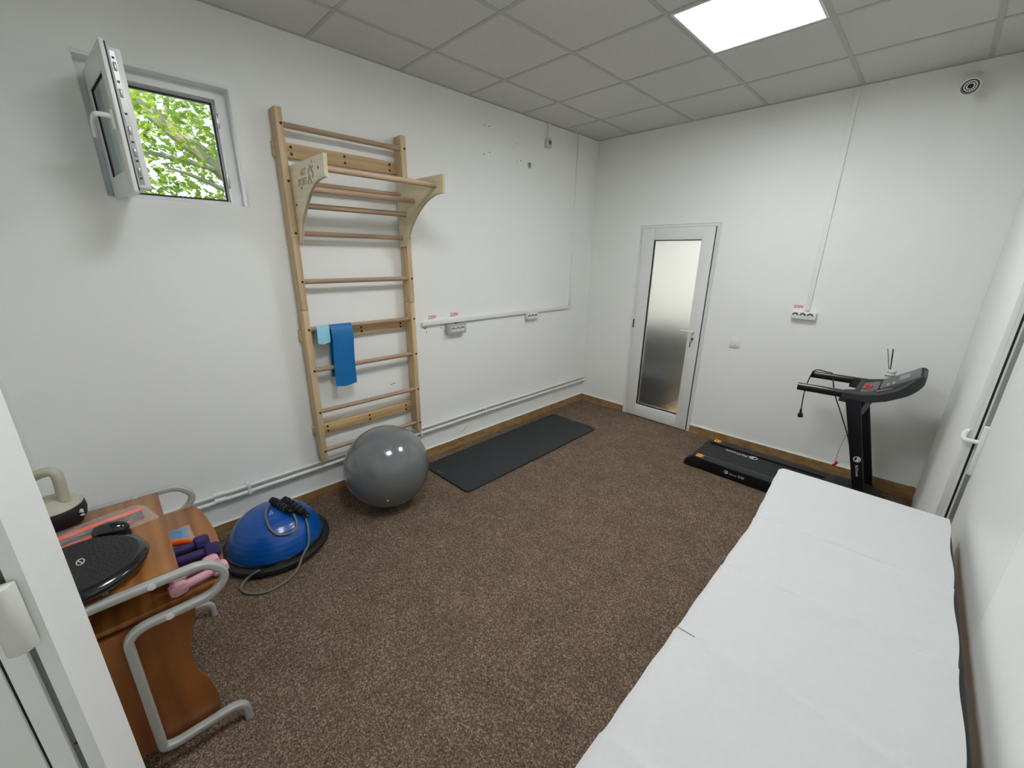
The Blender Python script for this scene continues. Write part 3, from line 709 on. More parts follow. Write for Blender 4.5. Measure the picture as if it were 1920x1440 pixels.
# ---------------------------------------------------------------- balance dome
bx, by = .352, -3.66
o = thing('balance_dome', 'blue half-ball balance trainer on a black base beside the wooden desk', 'balance trainer', (bx, by, 0))
MB().lathe([(0, .004), (.24, .004), (.285, .012), (.297, .028), (.295, .046), (.278, .056), (0, .056)], (bx, by, 0), n=72).build('base', 'black', o)
pr = []
for k in range(61):
    a = (PI / 2) * k / 60; r = .258 * math.cos(a); z = .05 + .232 * math.sin(a)
    if 6 < k < 46: r -= .0012 * (0.5 + .5 * math.cos(k * PI / 2.5))
    pr.append((max(r, 0), z))
pr[-1] = (0, .282)
MB().lathe([(0, .05)] + pr, (bx, by, 0), n=80).build('dome', 'blue', o, smooth=80)
MB().lathe([(.262, .054), (.270, .058), (.266, .068), (.256, .07)], (bx, by, 0), n=72).build('rim', 'gloss', o)
dc = Vector((bx, by, .05))
def on_dome(x, y, lift=0.0):
    k = ((x - bx) / .258) ** 2 + ((y - by) / .258) ** 2
    z = .05 + .232 * math.sqrt(max(0, 1 - k)); n_ = Vector(((x - bx) / .258 ** 2, (y - by) / .258 ** 2, (z - .05) / .232 ** 2)).normalized()
    return Vector((x, y, z)) + n_ * lift, n_
q = MB()
for i, (a, b) in enumerate([((.425, -3.688), (.398, -3.670)), ((.428, -3.676), (.414, -3.668))]):
    pts = [on_dome(a[0] + (b[0] - a[0]) * t / 6, a[1] + (b[1] - a[1]) * t / 6, .001)[0] for t in range(7)]; q.tube(pts, .0018, 6)
q.build('logo', 'white', o)
# resistance tube lying over the dome
o = thing('resistance_tube', 'grey resistance tube with two black foam handles draped over the blue dome', 'resistance tube', (bx, by, .28))
L_ = []
for x, y in [(.345, -3.668), (.40, -3.70), (.45, -3.712), (.50, -3.713), (.54, -3.695), (.556, -3.66), (.556, -3.62), (.535, -3.588), (.50, -3.578), (.472, -3.585)]:
    L_.append(on_dome(x, y, .008)[0])
L_[0] += Vector((0, 0, .012)); L_[-1] += Vector((0, 0, .012))
L2 = [on_dome(.495, -3.528, .014)[0], on_dome(.53, -3.53, .009)[0], on_dome(.558, -3.54, .009)[0], on_dome(.585, -3.557, .010)[0]] + [Vector(p) for p in
      [(.612, -3.58, .068), (.650, -3.612, .060), (.690, -3.655, .028), (.712, -3.71, .010), (.728, -3.784, .009), (.715, -3.845, .009), (.668, -3.896, .009), (.618, -3.915, .010), (.585, -3.905, .016), (.575, -3.875, .032), (.585, -3.845, .050), (.598, -3.815, .065)]]
MB().tube(spline(L_, 8), .0065, 10).build('tube', 'tube', o); MB().tube(spline(L2, 8), .0065, 10).build('tube', 'tube', o)
def foam_handle(a, b):
    a, b = Vector(a), Vector(b); n = 44; pts = [a.lerp(b, i / n) for i in range(n + 1)]
    rs = [1 + .10 * math.cos(2 * PI * i / n * 5.5) if 2 < i < n - 2 else .85 for i in range(n + 1)]
    h = MB().tube(pts, .0225, 16, rs=rs).build('handle', 'foam', o)
    d = (b - a).normalized()
    MB().box(-.012, .012, -.012, .012, -.018, .022, .004, mtx=Matrix.Translation(b + d * .012) @ d.to_track_quat('Z', 'Y').to_matrix().to_4x4()).build('end_cap', 'gloss', h)
    q = MB()
    for i in range(1, 6): 
        c_ = a.lerp(b, i / 6); q.tube([c_ - d * .001, c_ + d * .001], .0225, 16)
    q.build('stripe', 'greyline', h)
foam_handle((.325, -3.645, .307), (.462, -3.594, .278)); foam_handle((.364, -3.59, .309), (.494, -3.522, .240))

# ---------------------------------------------------------------- treadmill
tm = thing('treadmill', 'black folding treadmill with handrails standing along the far wall', 'treadmill', (2.3, -.47, 0))
yn, yf = -.735, -.215
MB().box(1.72, 2.75, yn + .09, yf - .09, .035, .085, .012, 3).lathe([(0, yn + .09), (.034, yn + .09), (.034, yf - .09), (0, yf - .09)], (1.715, 0, .058), (0, 1, 0), 24).build('belt', 'belt', tm)
for s_, (a, b) in ((1, (yn, yn + .095)), (-1, (yf - .095, yf))):
    prof = rounded([(1.665, .012), (2.86, .012), (2.86, .098), (1.735, .098), (1.675, .062)], .012, 3)
    so_ = MB().prism(prof, 'y', a, b, .004).build('side_rail', 'navy', tm)
    MB().box(1.79, 2.66, a + .004, b - .004, .0975, .1015, .001).build('foot_grip', 'rail', so_)
    ye = b - .006 if s_ > 0 else a + .006
    MB().box(1.74, 2.66, ye - .0016, ye + .0016, .1015, .1024).build('edge_line', 'greyline' if s_ > 0 else 'redline', so_)
    ec = MB().prism(rounded([(1.652, .008), (1.80, .008), (1.80, .105), (1.735, .106), (1.668, .066)], .016, 4), 'y', a - .003, b + .003, .006).build('end_cap', 'tread', so_)
    c0 = (a + b) / 2
    MB().box(1.742, 1.792, c0 - .032, c0 + .032, .1058, .1072).build('warning_sticker', 'yellow', ec, smooth=0)
    MB().box(1.785, 1.793, c0 - .032, c0 + .032, .1072, .1076).prism([(1.80 - .008, c0 - .032), (1.80, c0 - .032), (1.80, c0 + .032), (1.80 - .008, c0 + .032)], 'z', .1056, .107).build('sticker_text', 'orangest', ec, smooth=0)
    MB().prism([(1.753, c0 - .010), (1.770, c0), (1.753, c0 + .010)], 'z', .1072, .1078).build('warning_triangle', 'black', ec, smooth=0)
    MB().prism([(1.715, c0 - .03), (1.735, c0 - .03), (1.735, c0 + .012), (1.715, c0 + .012)], 'z', .0985, .1065).build('sticker_label', 'white', ec, smooth=0) if False else None
def logo_disc(mb, c_, xd, yd, r):
    m_ = frame_mtx(c_, xd, yd)
    mb.prism([(r * math.cos(2 * PI * k / 28), r * math.sin(2 * PI * k / 28)) for k in range(28)], 'z', 0, .0004, mtx=m_)
def logo_ring(mb, c_, xd, yd, r):
    x, y = Vector(xd), Vector(yd); z = x.cross(y)
    P = [Vector(c_) + x * r * math.cos(a) + y * r * math.sin(a) for a in [2 * PI * k / 28 for k in range(28)]]
    mb.tube(P, 0, sec=[(-r * .13, -.0003), (r * .13, -.0003), (r * .13, .0003), (-r * .13, .0003)], closed=True, up=tuple(z))
    for s_ in (-.25, .2):
        Q = [Vector(c_) + x * r * (s_ + .35 * math.sin(t * 2.2)) + y * r * (t * 1.4 - .7) for t in [k / 8 for k in range(9)]]
        mb.tube(Q, 0, sec=[(-r * .16, -.0003), (r * .16, -.0003), (r * .16, .0003), (-r * .16, .0003)], up=tuple(z))
q = MB(); logo_ring(q, (2.10, -.345, .0858), (-1, 0, 0), (0, -1, 0), .030)
add_mesh(q, text_mesh('FitTronic', .050, (1.965, -.352, .0857), (-1, 0, 0), (0, -1, 0), .0003, .15, .0005)); q.build('belt_logo', 'white', tm, smooth=0)
q = MB(); logo_ring(q, (2.008, yn - .0006, .060), (1, 0, 0), (0, 0, 1), .014)
add_mesh(q, text_mesh('FitTronic', .016, (2.062, yn - .0006, .054), (1, 0, 0), (0, 0, 1), .0003, .1)); add_mesh(q, text_mesh('D30', .026, (2.124, yn - .0006, .056), (1, 0, 0), (0, 0, 1), .0003)); q.build('model_lettering', 'white', tm, smooth=0)
# motor hood
def hood():
    t = bmesh.new(); nx, ny = 20, 20; g_ = []
    for i in range(nx + 1):
        x = 2.60 + .36 * i / nx; row = []
        for j in range(ny + 1):
            v = -1 + 2 * j / ny; hwid = .25 * (1 - max(0, (x - 2.84) / .12) ** 2 * .35)
            y = -.475 + hwid * v
            prof_ = min(1, (i / nx) * 5) ** .6 * (1 - max(0, (x - 2.86) / .115) ** 2 * .75)
            z = .09 + .055 * prof_ * (1 - abs(v) ** 4 * .55)
            row.append(t.verts.new((x, y, z)))
        g_.append(row)
    for i in range(nx):
        for j in range(ny): t.faces.new((g_[i][j], g_[i + 1][j], g_[i + 1][j + 1], g_[i][j + 1]))
    e = bmesh.ops.extrude_face_region(t, geom=t.faces[:]); 
    for v in e['geom']:
        if isinstance(v, bmesh.types.BMVert): v.co.z = .03
    bmesh.ops.recalc_face_normals(t, faces=t.faces); m_ = MB(); m_.merge(t); return m_
hood().build('motor_hood', 'tread', tm)
MB().box(2.86, 2.93, yn + .01, yf - .01, .02, .06, .01).build('base_bar', 'navy', tm)
for y in (yn + .035, yf - .035):
    w_ = MB().lathe([(0, -.015), (.026, -.015), (.03, -.008), (.03, .008), (.026, .015), (0, .015)], (2.955, y, .03), (0, 1, 0), 24).build('transport_wheel', 'black', tm)
    MB().lathe([(0, -.012), (.02, -.012), (.02, .012), (0, .012)], (1.78, y, .012), (0, 0, 1), 14).build('foot', 'black', tm)
for (y0, y1) in ((yn + .003, yn + .048), (yf - .048, yf - .003)):
    up_ = MB().prism([(2.848, .05), (2.905, .05), (2.700, .90), (2.622, .90)], 'y', y0, y1, .004).build('upright', 'navy', tm)
    if y0 < -.5:
        ux_ = Vector((2.622 - 2.848, 0, .85)).normalized(); xd_ = -ux_
        yd_ = Vector((.0, -1, 0)).cross(xd_); 
        q = MB(); logo_ring(q, (2.775, y0 - .0006, .475), (1, 0, 0), (0, 0, 1), .018)
        add_mesh(q, text_mesh('FitTronic', .022, (2.79, y0 - .0006, .395), tuple(xd_), (.96, 0, .25), .0003, .1)); q.build('logo', 'white', up_, smooth=0)
# console
def ztop(x):
    P_ = [(2.55, .918), (2.61, .922), (2.70, .925), (2.785, .945), (2.865, .992), (2.93, 1.055), (2.985, 1.10)]
    for (a, b), (c_, d) in zip(P_, P_[1:]):
        if x <= c_: return b + (d - b) * (x - a) / (c_ - a)
    return P_[-1][1]
def zbot(x):
    P_ = [(2.55, .862), (2.61, .862), (2.745, .862), (2.83, .895), (2.91, .945), (2.965, .995), (2.985, 1.015)]
    for (a, b), (c_, d) in zip(P_, P_[1:]):
        if x <= c_: return b + (d - b) * (x - a) / (c_ - a)
    return P_[-1][1]
def console():
    t = bmesh.new(); nx, ny = 26, 28; T, B = [], []
    for i in range(nx + 1):
        rowt, rowb = [], []
        for j in range(ny + 1):
            v = -1 + 2 * j / ny; av = abs(v)
            xa = 2.605 if av > .8 else 2.605 + .055 * min(1, (.8 - av) / .12)         # arms reach further than the middle
            xb = 2.978 - .11 * max(0, av - .40) ** 2.2 * 2.4
            x = xa + (xb - xa) * i / nx; hw_ = .262 * (1 - .09 * max(0, (x - 2.86) / .12))
            y = -.475 + hw_ * v
            lip = -.018 * (1 - min(1, max(0, (av - .74) / .10))) * min(1, i / 3) * min(1, (nx - i) / 2)
            edge = -.010 * max(0, (av - .90) / .10) - .022 * max(0, (x - 2.945) / .033) ** 2
            rowt.append(t.verts.new((x, y, ztop(x) + lip + edge))); rowb.append(t.verts.new((x, y, zbot(x) + .012 * max(0, (av - .88) / .12) + .012 * max(0, (x - 2.945) / .033) ** 2)))
        T.append(rowt); B.append(rowb)
    for i in range(nx):
        for j in range(ny):
            t.faces.new((T[i][j], T[i + 1][j], T[i + 1][j + 1], T[i][j + 1])); t.faces.new((B[i][j], B[i][j + 1], B[i + 1][j + 1], B[i + 1][j]))
    for i in range(nx):
        for j in (0, ny): t.faces.new((T[i][j], T[i + 1][j], B[i + 1][j], B[i][j]))
    for j in range(ny):
        for i in (0, nx): t.faces.new((T[i][j], T[i][j + 1], B[i][j + 1], B[i][j]))
    bmesh.ops.recalc_face_normals(t, faces=t.faces); m_ = MB(); m_.merge(t); return m_
cs = console().build('console', 'console', tm, smooth=50)
def slab_on_top(x0, x1, y0, y1, z0, z1, th, r=.02, bev=.004):
    """plate spanning x0..x1 whose top rises from z0 to z1"""
    sl = (z1 - z0) / (x1 - x0); L = math.hypot(x1 - x0, z1 - z0)
    m_ = frame_mtx(((x0 + x1) / 2, (y0 + y1) / 2, (z0 + z1) / 2), (1, 0, sl), (0, 1, 0))
    return MB().prism(rrect(L, y1 - y0, r), 'z', -th, 0, bev, mtx=m_)
slab_on_top(2.648, 2.770, -.625, -.325, .896, .944, .05, .035, .008).build('key_panel', 'panel', cs)
slab_on_top(2.775, 2.945, -.600, -.285, .947, 1.068, .03, .015, .003).build('display_panel', 'panel', cs)
slab_on_top(2.855, 2.900, -.50, -.36, 1.0045, 1.0365, .002, .004, 0).build('screen', 'screen', cs)
for y in (-.565, -.54, -.515):
    for x in (2.81, 2.835): MB().lathe([(0, 0), (.005, 0), (.005, .001), (0, .001)], (x, y, .972 + (x - 2.81) * .712), (-.58, 0, .81), 10).build('button', 'white', cs)
q = slab_on_top(2.69, 2.735, -.555, -.475, .921, .939, .012, .012, .002).lathe([(0, 0), (.014, 0), (.011, .012), (0, .014)], (2.715, -.51, .929), (-.3, 0, .95), 16); q.build('safety_key', 'red', cs)
slab_on_top(2.765, 2.85, -.690, -.628, .940, .985, .012, .028, .003).build('cup_recess', 'gloss', cs)
for y in (yn + .03, yf - .03):
    hr = MB().tube([(2.352, y, .889), (2.62, y, .896)], 0, sec=rrect(.044, .052, .018), up=(0, 0, 1)).build('handrail', 'gloss', tm)
    MB().box(2.595, 2.64, y - .024, y + .024, .845, .872, .006).build('bracket', 'black', hr)
MB().prism([(2.735, .87), (2.765, .87), (2.745, .80), (2.725, .755), (2.712, .75), (2.712, .78)], 'y', -.71, -.69, .003).build('lock_lever', 'panel', tm)
# mains cable looped over the handrails, safety cord with red clip
cab = [(2.352, -.245, .914), (2.365, -.43, .80), (2.362, -.56, .77)]
yR = yf - .03
cable = spline([(2.72, -.25, .30), (2.675, -.265, .45), (2.60, -.275, .62), (2.535, -.285, .76), (2.50, -.275, .86), (2.48, -.252, .920), (2.44, -.245, .924), (2.385, -.248, .930), (2.362, -.285, .915), (2.352, -.33, .85), (2.352, -.38, .76), (2.358, -.40, .68), (2.362, -.41, .632)], 8)
co_ = MB().tube(cable, .0042, 8).build('power_cord', 'gloss', tm)
MB().lathe([(0, .055), (.006, .055), (.011, .02), (.018, .014), (.0185, -.012), (0, -.014)], (2.366, -.41, .585), (-.1, 0, 1), 18).build('plug', 'gloss', co_)
sc2 = MB().tube(spline([(2.705, -.62, .87), (2.70, -.56, .72), (2.662, -.45, .48), (2.648, -.42, .30)], 8), .0015, 6).build('safety_cord', 'redline', tm)
MB().prism(rounded([(2.648, .30), (2.67, .292), (2.655, .262), (2.636, .255), (2.632, .265), (2.645, .275)], .004, 2), 'y', -.43, -.41, .002).build('clip', 'red', sc2)

# reed diffuser on the console
zc = 0.957; jx, jy = 2.800, -.242
o = thing('reed_diffuser', 'small white reed diffuser jar with black sticks on the treadmill console', 'diffuser', (jx, jy, zc))
MB().lathe([(0, 0), (.027, 0), (.029, .004), (.029, .028), (.025, .032), (.025, .040), (.030, .043), (.030, .056), (.012, .060), (0, .060)], (jx, jy, zc), n=28).build('jar', 'whitepl', o)
MB().lathe([(.0292, .014), (.0296, .014), (.0296, .020), (.0292, .020)], (jx, jy, zc), n=28).build('band', 'steel', o)
for ex, ey in ((-.052, -.010), (-.026, -.002), (-.021, .002)):
    MB().tube([(jx + ex * .1, jy + ey * .1, zc + .02), (jx + ex, jy + ey, zc + .205)], .0022, 6).build('reed', 'reed', o)

# ---------------------------------------------------------------- treatment table with paper sheet
tt = thing('treatment_table', 'black padded treatment table along the right wall under white paper', 'treatment table', (2.86, -2.7, 0))
ZT = .716
MB().prism(rounded([(2.572, -1.81), (3.150, -1.79), (3.186, -3.72), (2.600, -3.74)], .03, 4), 'z', .665, ZT, .012, 3).build('cushion', 'leather', tt)
MB().prism([(2.58, -1.84), (3.12, -1.82), (3.15, -3.68), (2.61, -3.70)], 'z', .60, .6655, .004).build('frame', 'plyedge', tt)
for x, y in ((2.64, -1.92), (3.07, -1.90), (2.66, -3.6), (3.10, -3.58)):
    MB().box(x - .02, x + .02, y - .02, y + .02, 0.0, .601, .004).build('leg', 'pine', tt)
def sheet():
    t = bmesh.new(); nx, ny = 48, 340; rows = []
    cre = [((2.567, -2.371), (3.151, -2.339), .0085), ((2.566, -2.765), (3.155, -2.727), .0090), ((2.563, -3.138), (3.059, -3.121), .0090), ((2.563, -3.526), (2.674, -3.517), .0085), ((2.633, -2.156), (2.836, -2.088), .0030), ((2.60, -2.33), (2.80, -2.42), .0030), ((2.75, -2.55), (3.12, -2.48), .0030)]
    for i in range(ny + 1):
        s_ = i / ny; y = -1.775 - 1.965 * s_
        x0 = 2.522 + .043 * min(1, s_ * 3.2) + .006 * s_ + .0015 * math.sin(s_ * 60) * math.sin(s_ * 23); x1 = 3.143 + .022 * s_ + .003 * math.sin(s_ * 34)
        row = []
        for j in range(nx + 1):
            u = j / nx; x = x0 + (x1 - x0) * u; yy = y - .016 * (1 - u) + .0
            z = ZT + .0078 + .0012 * mnoise.noise(Vector((x * 3, y * 2.4, 1)))
            for (a, b, h) in cre:
                yl = a[1] + (b[1] - a[1]) * (x - a[0]) / (b[0] - a[0]); d = yy - yl
                k_ = 1.0
                if h < .004: k_ = max(0, 1 - abs((x - (a[0] + b[0]) / 2) / ((b[0] - a[0]) / 2)) ** 2)
                z += h * k_ * (math.exp(-abs(d) / (.010 if d > 0 else .03)) - .35 * math.exp(-((d - .035) / .03) ** 2))
            e = min(u, 1 - u) * (x1 - x0)
            if u < .5: z -= .010 * max(0, 1 - e / .03) ** 2 + .004 * max(0, 1 - e / .012)
            if i < 3: z -= .006 * (3 - i) / 3
            row.append(t.verts.new((x, yy, z)))
        rows.append(row)
    for A, B in zip(rows, rows[1:]):
        for j in range(nx): t.faces.new((A[j], A[j + 1], B[j + 1], B[j]))
    bmesh.ops.recalc_face_normals(t, faces=t.faces)
    if t.faces[0].normal.z < 0: bmesh.ops.reverse_faces(t, faces=t.faces)
    bmesh.ops.solidify(t, geom=t.faces[:], thickness=.0012); m_ = MB(); m_.merge(t); return m_
o = sheet().build('paper_sheet', 'paper', smooth=70)
tag(o, 'white creased disposable paper sheet covering the treatment table', 'paper sheet')
MB().tube([(x_, -3.138 + .003 * (x_ - 2.563) / .496 + .017 * (x_ - 2.563) / .496 - .0, ZT + .0168) for x_ in (2.578, 2.60, 2.626)], .0008, 6).build('torn_slit', 'gasket', o)

# ---------------------------------------------------------------- small wooden desk
dk = thing('computer_desk', 'small two-tier wooden desk with curved silver side frames in the left corner', 'desk', (1.02, -4.3, 0))
xn, xfr = 1.352, .692; ZD = .755
top = rounded([(.715, -4.132, .0), (1.335, -4.132, .0), (1.335, -4.50, .02), (.715, -4.50, .02)], 0)
MB().prism(top, 'z', ZD - .022, ZD, .004).build('desktop', 'desk', dk)
fr = [(1.32, -4.045)] + [tuple(p)[:2] for p in spline([(1.30, -4.032, 0), (1.18, -4.002, 0), (1.0, -3.992, 0), (.84, -4.0, 0), (.72, -4.018, 0)], 6)] + [(.70, -4.03)]
MB().prism(fr + [(.70, -4.36), (1.32, -4.36)], 'z', .613, .632, .003).build('lower_shelf', 'desk', dk)
for yb in (-4.36,): MB().box(.70, 1.32, yb - .012, yb, .60, .66, .002).build('back_rail', 'deskv', dk)
pan = [(-4.115, .60)] + [(p.x, p.y) for p in spline([(-4.118, .575, 0), (-4.125, .535, 0), (-4.145, .48, 0), (-4.158, .42, 0), (-4.160, .35, 0), (-4.150, .29, 0), (-4.132, .24, 0), (-4.121, .165, 0), (-4.124, .105, 0), (-4.142, .082, 0)], 5)] + [(-4.48, .082), (-4.48, .60)]
MB().prism(pan, 'x', 1.308, 1.326, .002).build('side_panel', 'deskv', dk); MB().prism(pan, 'x', .722, .74, .002).build('side_panel', 'deskv', dk)
MB().box(.74, 1.308, -4.47, -4.452, .12, .58, .002).build('back_panel', 'desk', dk)
for x in (xn, xfr):
    P2 = [(-4.50, .745, 0), (-4.062, .745, .09), (-4.010, .678, 0.07), (-4.062, .612, .09), (-4.255, .612, .07), (-4.293, .585, .06), (-4.296, .10, .07), (-4.26, .088, .06), (-4.085, .088, .05), (-4.052, .062, .03), (-4.052, .0, 0)]
    out = []
    for i, p in enumerate(P2):
        a = Vector(p[:2])
        if 0 < i < len(P2) - 1 and p[2] > 0:
            pa, pb = Vector(P2[i - 1][:2]), Vector(P2[i + 1][:2]); l = min(p[2], (pa - a).length * .49, (pb - a).length * .49)
            A, B = a + (pa - a).normalized() * l, a + (pb - a).normalized() * l
            for j in range(7): tt_ = j / 6; out.append(A * (1 - tt_) ** 2 + a * 2 * tt_ * (1 - tt_) + B * tt_ ** 2)
        else: out.append(a)
    fo_ = MB().tube([(x, q_.x, q_.y) for q_ in out], 0, sec=rrect(.026, .030, .009), up=(1, 0, 0)).build('side_frame', 'silver', dk)
    for y, z in ((-4.205, .745), (-4.185, .612)): MB().lathe([(0, 0), (.011, 0), (.011, .003), (0, .004)], (x + .0125, y, z), (1, 0, 0), 18).build('screw_cap', 'white', fo_)
for x in (1.30, .75):
    q = MB().lathe([(0, -.012), (.022, -.012), (.025, 0), (.022, .012), (0, .012)], (x, -4.40, .0255), (1, 0, 0), 20).box(x - .008, x + .008, -4.41, -4.39, .03, .086); q.build('castor', 'black', dk)

# things on the desktop -----------------------------------------------------
kx, ky = .765, -4.422
o = thing('kettlebell', 'soft kettlebell with black base and grey looped handle on the desk', 'kettlebell', (kx, ky, ZD))
MB().lathe([(0, .0), (.050, .0), (.068, .006), (.083, .03), (.088, .055), (.086, .078), (.083, .086), (0, .086)], (kx, ky, ZD), n=48).build('base', 'kbblack', o)
h = MB().lathe([(.0835, .085), (.074, .098), (.060, .109), (.042, .118), (0, .122)], (kx, ky, ZD), n=48)
hd_ = Vector((.55, .83, 0)).normalized(); K = Vector((kx, ky, ZD))
pp = [K + hd_ * a + Vector((0, 0, z)) for a, z in ((-.052, .095), (-.050, .13), (-.052, .165), (-.042, .200), (.004, .224), (.040, .228), (.051, .202), (.048, .14), (.046, .095))]
sp_ = spline(pp, 7); n_ = len(sp_)
h.tube(sp_, 0, sec=rrect(.034, .030, .014), rs=[1.35 - .35 * min(1, min(i, n_ - 1 - i) / 9) for i in range(n_)])
h.build('handle', 'kbgrey', o)
q = MB(); q_d = Vector((.60, .80, 0)).normalized(); q_p = K + q_d * .0905; q_x = (-q_d.y, q_d.x, 0)
add_mesh(q, text_mesh('4', .021, (q_p.x, q_p.y, ZD + .060), q_x, (0, 0, 1), .005, 0, .0004)); add_mesh(q, text_mesh('KG', .007, (q_p.x, q_p.y, ZD + .045), q_x, (0, 0, 1), .006)); q.build('weight_mark', 'white', o, smooth=0)

# packed strap: grey webbing with orange stripe, folded, in a clear bag
A, B = Vector((.935, -4.46, 0)), Vector((.882, -4.195, 0)); dirv = (B - A).normalized(); sdv = Vector((dirv.y, -dirv.x, 0))
o = thing('packed_strap', 'orange and grey exercise strap folded in a clear plastic bag on the desk', 'strap', ((A + B) / 2)[:2] + (ZD,))
def band_path(off, z, wd, th, a=A, b=B):
    m_ = MB(); a2, b2 = a + sdv * off, b + sdv * off
    m_.tube([a2 + Vector((0, 0, z)), a2.lerp(b2, .5) + Vector((0, 0, z + .004)), b2 + Vector((0, 0, z))], 0, sec=rrect(wd, th, th * .45, 2), up=(0, 0, 1)); return m_
band_path(0, ZD + .010, .070, .012).build('webbing', 'webgrey', o)
band_path(.002, ZD + .0215, .052, .010, B=None) if False else band_path(.002, ZD + .0215, .064, .010).build('webbing', 'webgrey', o)
q = band_path(.001, ZD + .028, .030, .003); e = B - dirv * .055
for k_ in range(2): q.box(-.017, .017, -.013, .013, 0, .003, .001, mtx=frame_mtx(B - dirv * (.05 - .04 * k_) + Vector((0, 0, ZD + .027)), tuple(dirv), tuple(-sdv)))
q.build('stripe', 'orange', o)
loop = [B + sdv * .030 + Vector((0, 0, ZD + .010)), A + sdv * .040 + Vector((0, 0, ZD + .010)), A + sdv * .058 + Vector((0, 0, ZD + .01)), A.lerp(B, .45) + sdv * .050 + Vector((0, 0, ZD + .01))]
MB().tube([loop[0], loop[0].lerp(loop[1], .5), loop[1]], 0, sec=rrect(.006, .012, .002, 2), up=(0, 0, 1)).tube([loop[2], loop[3]], 0, sec=rrect(.006, .012, .002, 2), up=(0, 0, 1)).build('edging', 'orange', o)
def pillow(a, b, side, w0, h_, z0, puff=1.0, seed=1):
    t = bmesh.new(); nu, nv = 24, 12; T, Bo = [], []
    for i in range(nu + 1):
        u = i / nu; r1, r2 = [], []
        for j in range(nv + 1):
            v = -1 + 2 * j / nv; p = a.lerp(b, u) + side * v * w0 / 2
            k_ = (1 - abs(v) ** 4) * (1 - abs(2 * u - 1) ** 8)
            nz = mnoise.noise(Vector((u * 9, v * 4, seed))) * .003
            r1.append(t.verts.new((p.x, p.y, z0 + .0012 + (h_ + nz) * k_))); r2.append(t.verts.new((p.x, p.y, z0 + .0004)))
        T.append(r1); Bo.append(r2)
    for i in range(nu):
        for j in range(nv): t.faces.new((T[i][j], T[i + 1][j], T[i + 1][j + 1], T[i][j + 1])); t.faces.new((Bo[i][j], Bo[i][j + 1], Bo[i + 1][j + 1], Bo[i + 1][j]))
    for i in range(nu):
        for j in (0, nv): t.faces.new((T[i][j], T[i + 1][j], Bo[i + 1][j], Bo[i][j]))
    for j in range(nv):
        for i in (0, nu): t.faces.new((T[i][j], T[i][j + 1], Bo[i][j + 1], Bo[i][j]))
    bmesh.ops.recalc_face_normals(t, faces=t.faces); m_ = MB(); m_.merge(t); return m_
pillow(A - dirv * .02, B + dirv * .035, sdv, .15, .038, ZD, seed=3).build('plastic_bag', 'film', o, smooth=80)

o = thing('massage_ball', 'small glossy black oval massage ball between the strap pack and balance disc', 'massage ball', (1.0, -4.262, ZD))
mo = frame_mtx((1.002, -4.278, ZD), (.3, 1, 0), (-1, .3, 0))
q = MB(); q.lathe([(0, .024), (.034, .024), (.040, .032), (.040, .042), (.033, .056), (.018, .064), (0, .066)], n=40); q.bm.transform(mo @ Matrix.Diagonal((1.28, 0.86, 1.06, 1))); q.build('shell', 'gloss', o, smooth=80)
q = MB(); q.lathe([(0, .0), (.028, .0), (.034, .010), (.034, .024), (0, .024)], n=40); q.bm.transform(mo @ Matrix.Translation((.014, -.004, 0)) @ Matrix.Diagonal((1.15, 0.8, 1.0, 1))); q.build('base', 'black', o)

dx, dy = 1.196, -4.358
o = thing('balance_disc', 'round black inflated balance disc with studs at the front of the desk', 'balance disc', (dx, dy, ZD))
MB().lathe([(0, .006), (.10, .006), (.140, .010), (.164, .024), (.170, .036), (.164, .048), (.150, .0545), (.145, .056), (0, .056)], (dx, dy, ZD), n=72).build('cushion', 'gloss', o, smooth=80)
def ztp(r): return .0575 + .0045 * (1 - (r / .147) ** 2)
q = MB().lathe([(.147, .0545)] + [(r_, ztp(r_)) for r_ in (.146, .12, .09, .06, .03, 0)], (dx, dy, ZD), n=72)
for ring in range(2, 9):
    r = .016 * ring; n_ = int(ring * 6.5)
    for k_ in range(n_):
        a = 2 * PI * (k_ + .5 * (ring % 2)) / n_
        if -1.2 < ((a - 5.6 + PI) % (2 * PI)) - PI < 1.0: continue
        q.lathe([(.0030, 0), (.002, .0025), (0, .003)], (dx + r * math.cos(a), dy + r * math.sin(a), ZD + ztp(r) - .0004), n=6)
q.build('studded_top', 'black', o)
q = MB(); P_ = [(dx - .005 + .017 * math.cos(a), dy + .010 + .009 * math.sin(a), ZD + .0627) for a in [2 * PI * k_ / 24 for k_ in range(24)]]
q.tube(P_, .0014, 6, closed=True); q.tube([(dx - .012, dy + .006, ZD + .0627), (dx + .004, dy + .014, ZD + .0627)], .0018, 6); q.build('logo', 'white', o)
q = MB(); add_mesh(q, text_mesh('CE', .012, (dx + .156, dy + .055, ZD + .022), (-.33, .94, 0), (-.25, -.1, .95), .0015)); q.build('mark', 'greyline', o, smooth=0)

# things on the lower shelf ---------------------------------------------------
ZS = .632
o = thing('packed_band', 'flat blue latex band folded in a clear bag on the lower shelf', 'packet', (.95, -4.11, ZS))
a_, b_ = Vector((.93, -4.20, 0)), Vector((.925, -4.065, 0)); dv = (b_ - a_).normalized(); sv = Vector((dv.y, -dv.x, 0))
pillow(a_, b_ - dv * .012, sv, .115, .008, ZS + .001, seed=5).build('band', 'packblue', o, smooth=80)
pillow(a_ - dv * .005, b_ + dv * .004, sv, .13, .012, ZS, seed=6).build('plastic_bag', 'film', o, smooth=80)
o = thing('rubber_ring', 'orange rubber tube loop beside the purple dumbbells on the lower shelf', 'rubber ring', (1.02, -4.14, ZS))
MB().tube([(1.01 + .033 * math.cos(a) + .032 * math.sin(a), -4.15 - .012 * math.cos(a) + .082 * math.sin(a), ZS + .0125) for a in [2 * PI * k_ / 48 for k_ in range(48)]], .012, 12, closed=True).build('loop', 'orangetube', o)
